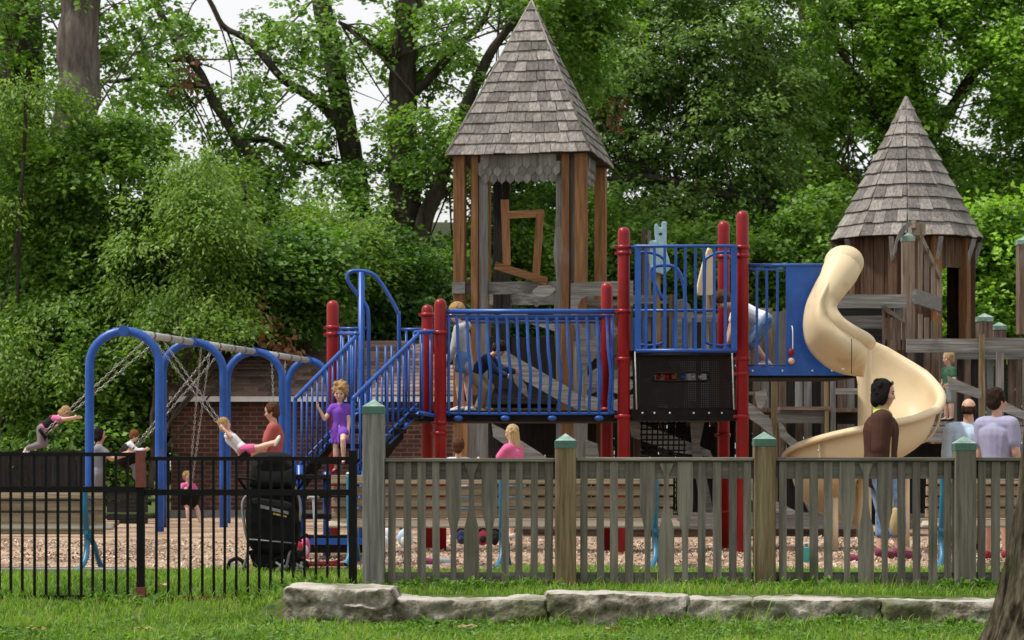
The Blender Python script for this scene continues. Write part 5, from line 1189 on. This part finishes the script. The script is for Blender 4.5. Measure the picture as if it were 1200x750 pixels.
        c.cap(S(waist),.068*g+q,S(chest),.076*g+q); c.cap(S(pel)+t*(.02-hemz)*H,.074*g+q,S(waist),.068*g+q)
        for s in (1,-1): c.cap(S(waist)+lat*.025*g*s,.056*g+q,S(chest)+lat*.045*g*s,.060*g+q); c.cap(S(pel)+t*(.03-hemz)*H+lat*.036*g*s,.062*g+q*1.2,S(waist)+lat*.02*g*s,.056*g+q)
    c.cap(S(sh[1])-lat*.02*g,.043*g+q,S(sh[-1])+lat*.02*g,.043*g+q)
    for s in (1,-1):
        a0,e,w,d=arm[s]; sl_=sleeve
        if sl_>0:
            f=min(sl_/.5,1) if sl_<=.5 else 1; en=off(a0,e,.62*f if sl_<=.5 else 1); c.cap(S(a0),.038*g+q,S(en),.034*g+q)
            if sl_>.5: c.cap(S(e),.030*g+q,S(off(e,w,min(1,(sl_-.5)/.45))),.024*g+q)
    if hood: c.ell(S(neckb)-fw*.05*H+t*.005*H,(.06*g,.07*g,.05*g),12,8)
    mk({True:'dress'}.get(bool(dress),'shirt' if sleeve<=.5 else 'jacket'),c,top,vox)
    if collar: mk('collar',MB().cap(S(neckb)-t*.005*H+fw*.01*H,.045*g,S(neckb)+t*.012*H,.040*g),collar,vox)
    if vest:
        v=MB()
        for s in (1,-1): v.cap(S(waist)+lat*.025*g*s,.062*g+q*1.6,S(chest)+lat*.04*g*s,.064*g+q*1.6)
        v.cap(S(pel)+t*.03*H,.078*g+q*1.4,S(waist),.07*g+q*1.6); mk('vest',v,vest,vox)
    if bottom:
        c=MB(); c.cap(S(pel)+lat*.035*g,.066*g+q*.9,S(pel)-lat*.035*g,.066*g+q*.9); c.cap(S(pel),.072*g+q*.6,S(pel)+t*.05*H,.068*g+q*.5)
        for s in (1,-1):
            p0,k,a,toe=legp[s]; f=min(leg/.5,1); c.cap(S(p0),.06*g+q,S(off(p0,k,f)),(.060-.018*f)*g+q)
            if leg>.5: c.cap(S(k),.040*g+q,S(off(k,a,(leg-.5)/.5)),.032*g+q)
        mk('trousers' if leg>.6 else 'shorts',c,bottom,vox)
    if shoe:
        for s in (1,-1):
            p0,k,a,toe=legp[s]; c=MB(); c.cap(S(a)+Vector((0,0,-.012*H))-toe*.01*H,.027*g,S(a)+Vector((0,0,-.024*H))+toe*.095*H,.022*g); mk('shoe',c,shoe,vox)
    if shades:
        c=MB()
        for s in (1,-1): c.ell(hp_(.25,.15*s,.42),(.05*hh,.13*hh,.09*hh),10,6,HM)
        c.cap(hp_(.25,.1,.42),.03*hh,hp_(.25,-.1,.42),.03*hh,8,3); mk('sunglasses',c,'eye')
    return th
def G(u,D,z=0.0): return (X(u,D),D,z)
gzc=lambda u,D: float(chz(X(u,D),D))
KG=None
person('girl with blond curls in a purple dress coming down the blue steps',G(398,25.45,.865),.93,-97,torso=(.06,0,1),head=(.38,.08,1),ra=((.2,-.5,-.8),(.25,-.45,.9)),la=((.1,.12,-1),(.25,.0,-1)),rl=((.05,-.03,-1),(0,0,-1)),ll=((.85,.1,-.6),(-.15,0,-1)),
       hk=1.45,top='purple_cotton',sleeve=.3,dress=.55,bottom=None,shoe='pink_shoe',hair='blond',hlen='curly',skin='skin_fair',girth=.88)
person('child in a pale hooded jacket and blue shorts on the bridge near the red posts',G(546,27.0,1.50),1.19,172,torso=(.12,0,1),head=(.28,0,1),la=((.2,.1,-1),(.5,0,-1)),hk=1.22,top='grey_hood',sleeve=.95,bottom='blue_shorts',leg=.22,shoe='white',hair='blond',skin='skin_fair',hood=True,hemz=.10,ll=((.16,.03,-1),(-.1,0,-1)),rl=((-.12,-.03,-1),(-.12,0,-1)),girth=1.0)
person('crouching child in a navy top and tan trousers on the bridge beside the hooded child',G(563,27.25,1.50),.98,-15,torso=(.75,0,.75),head=(.8,0,.6),hk=1.22,la=((.6,.1,-.6),(.9,0,-.2)),ra=((.5,-.1,-.7),(.8,0,-.4)),ll=((.75,.1,-.6),(-.35,0,-1)),rl=((.65,-.1,-.7),(-.35,0,-1)),top='navy_cotton',sleeve=.95,bottom='khaki',leg=.95,shoe='tan_cotton',hair='dark')
person('boy in a white T-shirt bending forward behind the blue bars near the slide mouth',G(900,27.2,1.96),1.22,178,torso=(.93,0,.42),head=(.8,0,.5),hk=1.15,la=((.3,.1,-1),(.3,0,-1)),ra=((.35,-.1,-1),(.25,0,-1)),ll=((.55,.1,-.8),(-.65,0,-.8)),rl=((.45,-.1,-.9),(-.65,0,-.8)),top='white_cotton',bottom='denim',leg=.6,shoe='white',hair='brown',sleeve=.45,girth=1.05)
person('woman in a brown jacket and rolled jeans walking behind the fence, sunglasses on her head',G(1044,24.2,gzc(1044,24.2)),1.72,-4,torso=(.02,0,1),head=(.12,0,1),face=-8,top='brown_jacket',sleeve=.93,bottom='denim',leg=.78,shoe='pink_shoe',hair='black',hlen='bob',shades=True,collar='lime_cotton',fem=True,girth=1.22,hemz=.05,hk=1.06,
       ll=((.16,.05,-1),(-.1,0,-1)),rl=((.34,-.05,-1),(.12,0,-1)),la=((-.05,.14,-1),(.15,.05,-1)),ra=((-.1,-.16,-1),(.1,-.05,-1)))
person('dark haired adult in a lavender short sleeved shirt at the right edge',G(1168,24.6,gzc(1168,24.6)),1.66,48,head=(.05,0,1),face=-15,top='lavender_cotton',sleeve=.5,bottom='dark_shorts',leg=.42,shoe='red_shoe',hair='dark',hlen='short',girth=1.0,hemz=.03,ra=((.05,-.16,-1),(.35,-.05,-1)))
person('balding man in a pale blue shirt with his back turned, left of the lavender shirt',G(1135,27.2,gzc(1135,27.2)),1.62,86,top='pale_blue_cotton',sleeve=.9,bottom='khaki',leg=.95,shoe='dark_shorts',hair='dark',bald=True,skin='skin',girth=1.15)
person('toddler in a green T-shirt and grey shorts standing on the wooden deck',G(1112,34.45,Z(494,34.0)+.01),.97,-158,head=(.1,0,1),hk=1.4,top='green_cotton',sleeve=.4,bottom='grey_shorts',leg=.42,shoe='dark_shorts',hair='pale_blond',skin='skin_fair',girth=1.15,la=((.1,.4,-1),(.8,.1,-.4)),ra=((.1,-.15,-1),(.3,0,-1)))
person('man in a red checked shirt reaching toward the girl on the swing',G(320,38.2,gzc(320,38.2)),1.88,176,torso=(-.08,0,1),head=(.22,0,1),top='red_check',sleeve=.5,bottom='khaki',leg=.95,shoe='white',hair='brown',la=((.35,.1,-.9),(1,0,-.25)),ra=((.3,-.1,-.9),(1,.05,-.3)),ll=((.15,.05,-1),(0,0,-1)),rl=((-.15,-.05,-1),(-.1,0,-1)))
# swingers and their swings
SD=37.3
person('girl in a white shirt and pink skirt leaning far back on the swing',tuple(P(284,527,SD)),1.14,0,anchor='pelvis',torso=(-.62,0,.62),head=(-.22,0,1),hk=1.25,la=((.25,.6,-.05),(-.75,-.15,.75)),ra=((.25,-.6,-.05),(-.75,.15,.75)),ll=((1,.08,.16),(1,0,.36),(.55,0,1)),rl=((1,-.08,.14),(1,0,.26),(.55,0,1)),
       top='white_cotton',sleeve=.3,bottom='pink_cotton',leg=.3,shoe='white',hair='blond',hlen='bob',skin='skin_fair')
swing('black strap swing thrown far out to the right under the leaning girl',0,(.42,.56),P(284,532,SD),spread=.19)
person('blond child in a black vest flying out to the left on a swing',tuple(P(49,503,37.0)),1.0,0,anchor='pelvis',torso=(.80,0,.62),head=(.86,0,.5),hk=1.22,la=((.85,.3,-.05),(1,.1,.15)),ra=((.85,-.3,-.05),(1,-.1,.15)),ll=((.1,.12,-.9),(-1,0,-.25),(-.5,0,-.8)),rl=((.0,-.12,-.9),(-1,0,-.32),(-.5,0,-.8)),
       top='pink_cotton',sleeve=.45,vest='black_cotton',bottom='grey_trousers',leg=.92,shoe='white',hair='blond',hlen='full',skin='skin_fair')
swing('black strap swing flung out to the far left under the child in a black vest',0,(.30,.44),P(54,507,37.0),spread=.17)
person('dark haired child in a grey top pushing, standing behind the first blue swing leg',G(110,38.2,gzc(110,38.2)),1.50,8,torso=(.08,0,1),head=(.1,0,1),top='grey_cotton',sleeve=.4,bottom='grey_trousers',leg=.95,shoe='white',hair='black',hlen='bob',fem=True,la=((.8,.2,-.5),(1,0,.35)),ra=((.8,-.1,-.6),(1,0,.3)),ll=((.12,.05,-1),(-.1,0,-1)),rl=((-.15,-.05,-1),(-.1,0,-1)))
person('small child in a dark vest over white sleeves sitting in a bucket swing',tuple(P(146,538,40.6)),.98,10,anchor='pelvis',torso=(.35,0,.93),head=(.5,0,.9),hk=1.3,la=((.6,.25,-.6),(.9,0,.2)),ra=((.6,-.25,-.6),(.9,0,.2)),ll=((.8,.2,-.6),(.1,0,-1)),rl=((.8,-.2,-.6),(.1,0,-1)),
       top='white_cotton',sleeve=.8,vest='black_cotton',bottom='grey_trousers',leg=.9,shoe='dark_shorts',hair='ginger',skin='skin_fair',girth=1.15)
swing('black bucket swing holding the small child in a dark vest',1,(.30,.44),P(146,540,40.6),'bucket',spread=.17)
person('toddler in a pink top with bare legs dangling from a bucket swing',tuple(P(221,586,40.6)),.92,-50,anchor='pelvis',torso=(-.1,0,1),hk=1.32,la=((.2,.4,-.7),(.6,0,.3)),ra=((.2,-.4,-.7),(.6,0,.3)),ll=((.7,.2,-.8),(.35,0,-1)),rl=((.6,-.2,-.8),(.1,0,-1)),
       top='pink_cotton',sleeve=.4,bottom='pink_cotton',leg=.2,shoe=None,hair='blond',skin='skin_fair',girth=1.12)
swing('black bucket swing holding the toddler in pink by the brick wall',1,(.12,.26),P(221,588,40.6),'bucket',spread=.16)
swing('empty black strap swing hanging straight down behind the man in red',2,(.30,.55),Vector(bp[2].lerp(bp[3],.42))-Vector((0,0,2.25)),spread=.25)
person('blond girl in a pink top glimpsed under the bridge behind the sloping branch',G(604,31.6,gzc(604,31.6)),1.42,150,torso=(.1,0,1),head=(.1,0,1),top='pink_cotton',sleeve=.45,bottom='blue_shorts',leg=.45,shoe='white',hair='pale_blond',hlen='long',skin='skin_fair',la=((.6,.1,-.7),(.9,0,.1)))
person('child in a white shirt standing behind the red posts under the bridge',G(537,31.0,gzc(537,31.0)),1.25,85,top='white_cotton',sleeve=.5,bottom='blue_shorts',leg=.5,shoe='white',hair='brown',hk=1.12)
person('child in a red top crouching behind the black mesh panel of the balcony',G(779,27.2,1.52),.82,-160,torso=(.5,0,.85),head=(.3,0,1),hk=1.22,ll=((.85,.2,-.35),(-.3,0,-1)),rl=((.85,-.2,-.35),(-.3,0,-1)),la=((.5,.1,-.7),(.8,0,-.2)),ra=((.5,-.1,-.7),(.8,0,-.2)),top='red_cotton',sleeve=.45,bottom='grey_trousers',leg=.8,shoe='pink_shoe',hair='brown',skin='skin_fair')
bpy.context.view_layer.update(); dg=bpy.context.evaluated_depsgraph_get()
for o in BAKE:
    me=bpy.data.meshes.new_from_object(o.evaluated_get(dg)); 
    me.polygons.foreach_set('use_smooth',[True]*len(me.polygons)); old=o.data; nm=old.name; 
    if not me.materials: me.materials.append(old.materials[0])
    o.modifiers.clear(); o.data=me; bpy.data.meshes.remove(old); me.name=nm
# ------------------------------------------------------------------ stroller
D=22.0; th=thing('stroller','big black double stroller parked on the grass edge behind the iron fence','stroller',(X(325,D),D,float(gz(X(325,D),D))))
def q(u,v,d=0): return P(u,v,D+d)
M['strollercloth']=surf('black_stroller_cloth',[(.004,.004,.004),(.010,.010,.011)],scale=(9,9,9),rough=.9,tone=.1,bump=.3,bscale=12,spec=.1)
rows=[]
for i in range(11):
    t=i/10; a=t*math.pi*.62; row=[]
    for k in range(21):
        s_=k/20*2-1; w=26*(1-.10*t)*(abs(s_)**1.0)*(1 if s_>0 else -1); e_=abs(s_)**4
        row.append(P(319+w, 571-40*math.sin(a)*(1-.16*e_)-8*t*0+ (0), D-.10+.62*(1-math.cos(a))*.7 -.05*e_))
    rows.append(row)
obj('canopy',MB().grid(rows,.5),M['strollercloth'],th,solid=.02)
obj('back_panel',MB().prism([(q(*p).x,q(*p).z) for p in ((293,572),(297,560),(300,545),(310,534),(330,533),(343,546),(346,560),(347,574),(351,596),(352,620),(347,645),(340,652),(300,650),(293,640),(291,610))],D-.06,D+.12),M['strollercloth'],th,bevel=.03)
obj('cargo_bag',MB().prism([(q(*p).x,q(*p).z) for p in ((296,582),(344,588),(354,612),(350,640),(338,650),(303,648),(292,630),(290,600))],D-.24,D-.04),M['strollercloth'],th,bevel=.05)
obj('basket',MB().prism([(q(*p).x,q(*p).z) for p in ((293,644),(352,646),(347,664),(300,664))],D-.2,D+.5),M['strollercloth'],th,bevel=.02)
mb=MB(); mb.add([q(302,590.5,-.245),q(338,599.5,-.245),q(338,603,-.245),(q(302,594.5,-.245))],[(3,2,1,0)],.5)
M['tape']=surf('pale_reflective_print',[(.05,.05,.05),(.3,.3,.3)],scale=(90,20,90),rough=.5,tone=0); obj('pale_print_strip',mb,M['tape'],th)
mb=MB(); mb.add([q(320,600.5,-.246),q(336,604.5,-.246),q(336,606.5,-.246),(q(320,603,-.246))],[(3,2,1,0)],.5); M['gold']=surf('yellow_print',[(.10,.06,.01),(.5,.32,.05)],scale=(90,20,90),rough=.5,tone=0); obj('yellow_print_strip',mb,M['gold'],th)
for pts,nm in (([(292,578,-.1),(284,590,-.15),(287,620,-.2),(291,640,-.2),(285,668,-.22)],'frame_tube'),([(345,570,-.1),(352,590,-.12),(350,615,-.15),(341,640,-.2),(335,668,-.22)],'frame_tube'),([(288,574,-.05),(280,562,-.25),(276,560,-.35),(290,561,-.4),(300,563,-.4)],'handle_bar'),([(349,574,0),(356,562,-.1),(352,556,-.1)],'handle_bar')):
    obj(nm,MB().tube(smooth_path([q(*p) for p in pts],4),.012,8),M['hanger' if nm=='frame_tube' else 'rubber'],th)
obj('crossbar',MB().tube([q(291,632,-.25),q(346,637,-.25)],.008,8),M['hanger'],th)
for (u,v,dd,r) in ((277,664,-.15,.068),(330,664.5,-.2,.075),(352,664,-.1,.06),(306,662,.55,.06)):
    c=q(u,v,dd); c.z=max(c.z,float(gz(c.x,c.y))+r*.9); w=obj('wheel',MB().tube([c+Vector((math.cos(a)*r,0,math.sin(a)*r)) for a in [i/20*6.283 for i in range(20)]],.017,8,closed=True),M['rubber'],th)
    h=MB().ell(c,(r*.35,.03,r*.35),12,8)
    for k in range(5): h.beam(c,c+Vector((math.cos(k*1.257),0,math.sin(k*1.257)))*r*.9,.02,.018)
    obj('hub',h,M['galv'],w)
# scooter, bags and toys
D=22.5; th=thing('kick_scooter','red kick scooter with a bare metal T handle beside the stroller','scooter',tuple(P(385,664,D)))
def q(u,v,d=0): return P(u,v,D+d)
obj('deck',MB().box((q(374,661).x,D,q(374,661.5).z),(.44,.11,.03)),M['red'],th,bevel=.008); obj('frame_bar',MB().tube([q(336,655),q(352,660),q(392,659),q(402,655)],.014,8),M['red'],th)
obj('steering_tube',MB().tube([q(371,660),q(369,620),q(367,584)],.011,8),M['chrome'],th); obj('handle_bar',MB().tube([q(361,583,-.05),q(373,583,.05)],.014,8),M['chrome'],th)
for u in (349,402): 
    c=q(u,666); obj('wheel',MB().tube([c+Vector((math.cos(i/14*6.283)*.04,0,math.sin(i/14*6.283)*.04)) for i in range(14)],.013,6,closed=True),M['rubber'],th)
def bag(lab,cat,u,v,w,h,D,m,strap=True,m2=None):
    s=F/D; c=P(u,v,D); c.z=max(h/s/2+.02,c.z); th=thing('bag' if cat=='bag' else cat,lab,cat,(c.x,D,0))
    o=MB().ell(c,(w/s/2,w/s*.32,h/s/2),14,10); 
    for i,v_ in enumerate(o.v): 
        n_=noise.noise_vector(Vector(v_)*9)*.015; o.v[i]=(v_[0]+n_.x,v_[1]+n_.y,v_[2]+n_.z)
    obj('body',o,M[m],th)
    obj('pocket',MB().ell(c+Vector((0,-w/s*.25,-h/s*.1)),(w/s*.3,w/s*.14,h/s*.25),10,8),M[m2 or m],th)
    if strap: obj('strap',MB().tube(smooth_path([c+Vector((-.05,0,h/s*.42)),c+Vector((0,0,h/s*.62)),c+Vector((.05,0,h/s*.42))],4),.01,6),M['rubber'],th)
    return th
bag('small pink and white backpack standing right of the stroller','bag',358,642,13,26,23.2,'pink_cotton',m2='white_cotton')
bag('red bag tucked beside the stroller wheels','bag',347,645,16,24,23.0,'red_cotton')
bag('white carrier bag under the long bench, left of the pale blue one','bag',452,632,16,26,23.7,'white_cotton')
bag('pale blue carrier bag under the long bench','bag',475,631,18,26,23.8,'pale_blue_cotton',m2='white_cotton')
bag('navy backpack under the long bench beside a red post','bag',541,630,13,17,24.4,'navy_cotton')
bag('dark red backpack under the long bench near its middle leg','bag',566,630,13,18,24.5,'red_shoe',m2='black_cotton')
bag('small black bag next to the middle bench leg','bag',580,630,11,16,24.0,'black_cotton')
def shoe_toy(lab,u,v,D,m):
    c=P(u,v,D); c.z=float(chz(c.x,c.y))+.03; th=thing('shoe',lab,'shoe',tuple(c),'shoes left on the wood chips')
    obj('upper',MB().cap(c+Vector((-.06,0,.01)),.038,c+Vector((.06,.01,0)),.03),M[m],th); obj('sole',MB().box(c+Vector((0,0,-.028)),(.2,.07,.014)),M['white'],th,bevel=.005)
shoe_toy('pink child shoe lying on the chips, left of a pair',501,662,22.7,'pink_shoe'); shoe_toy('grey and pink shoe lying right of the pink one',518,662,22.8,'grey_hood')
shoe_toy('magenta shoe on the chips behind the third fence panel',1003,656,23.2,'pink_shoe')
c=P(945,655,23.2); c.z=float(chz(c.x,c.y)); th=thing('toy_pail','small turquoise toy pail on the chips behind the fence','pail',tuple(c)); M['turq']=surf('turquoise_plastic',[(.03,.36,.38),(.05,.45,.46)],rough=.4,tone=.05)
obj('body',MB().lathe(c,[(.05,0),(.07,.13),(.075,.135),(.066,.13),(.046,.02)],16),M['turq'],th); obj('handle',MB().tube(smooth_path([c+Vector((-.07,0,.13)),c+Vector((-.03,-.05,.17)),c+Vector((.03,-.05,.17)),c+Vector((.07,0,.13))],4),.005,6),M['white'],th)
c=P(1049,612,25.0); th=thing('shoulder_bag','tan leather shoulder bag beside the striding woman','bag',tuple(c))
obj('body',MB().ell(P(1049,611,23.75),(.055,.05,.13),12,10),M['tan_cotton'],th); obj('strap',MB().tube(smooth_path([P(1047,597,23.8),P(1043,555,23.9),P(1044,500,24.05)],4),.01,6),M['tan_cotton'],th)
# ------------------------------------------------------------------ camera, sky, sun
cam=bpy.data.cameras.new('camera'); co=bpy.data.objects.new('camera',cam); COL.objects.link(co)
co.location=(0,0,CH); co.rotation_euler=(R(90),0,0); cam.sensor_width=36; cam.lens=36*F/1200; cam.shift_y=(HZ-375)/1200; cam.clip_start=.1; cam.clip_end=2000
SC.camera=co
cam.dof.use_dof=True; cam.dof.focus_distance=22.5; cam.dof.aperture_fstop=6.3
EL,AZ=61,262           # sun height, compass turn
w=bpy.data.worlds.new("World"); SC.world=w; w.use_nodes=True; nt=w.node_tree; nt.nodes.clear()
sky=N(nt,'ShaderNodeTexSky',sky_type='NISHITA'); sky.sun_disc=False; sky.sun_elevation=R(EL); sky.sun_rotation=R(AZ); sky.dust_density=4; sky.ozone_density=1; sky.air_density=1
hs=N(nt,'ShaderNodeHueSaturation'); hs.inputs['Saturation'].default_value=.22; hs.inputs['Value'].default_value=1.0
bg=N(nt,'ShaderNodeBackground'); bg.inputs['Strength'].default_value=.118; ow=N(nt,'ShaderNodeOutputWorld')
lk(nt,sky.outputs[0],hs.inputs['Color']); 
# thin bright overcast: a pale veil over the blue
ad=N(nt,'ShaderNodeMix',data_type='RGBA'); ad.inputs[0].default_value=.72; lk(nt,hs.outputs[0],ad.inputs[6]); ad.inputs[7].default_value=(9.8,9.9,10.0,1)
lk(nt,ad.outputs[2],bg.inputs[0]); lk(nt,bg.outputs[0],ow.inputs[0])
sd=bpy.data.lights.new('sun','SUN'); sd.energy=4.0; sd.angle=R(5); sd.color=(1,.96,.88); so=bpy.data.objects.new('sun',sd); COL.objects.link(so); so.location=(0,0,30)
az=R(AZ); dirv=Vector((math.sin(az)*math.cos(R(EL)),math.cos(az)*math.cos(R(EL)),math.sin(R(EL)))); so.rotation_euler=dirv.to_track_quat('Z','Y').to_euler()
SC.view_settings.view_transform='Standard'; SC.view_settings.look='None'; SC.view_settings.exposure=0; SC.view_settings.gamma=1
SC.cycles.max_bounces=8; SC.cycles.transparent_max_bounces=16; SC.cycles.use_denoising=True
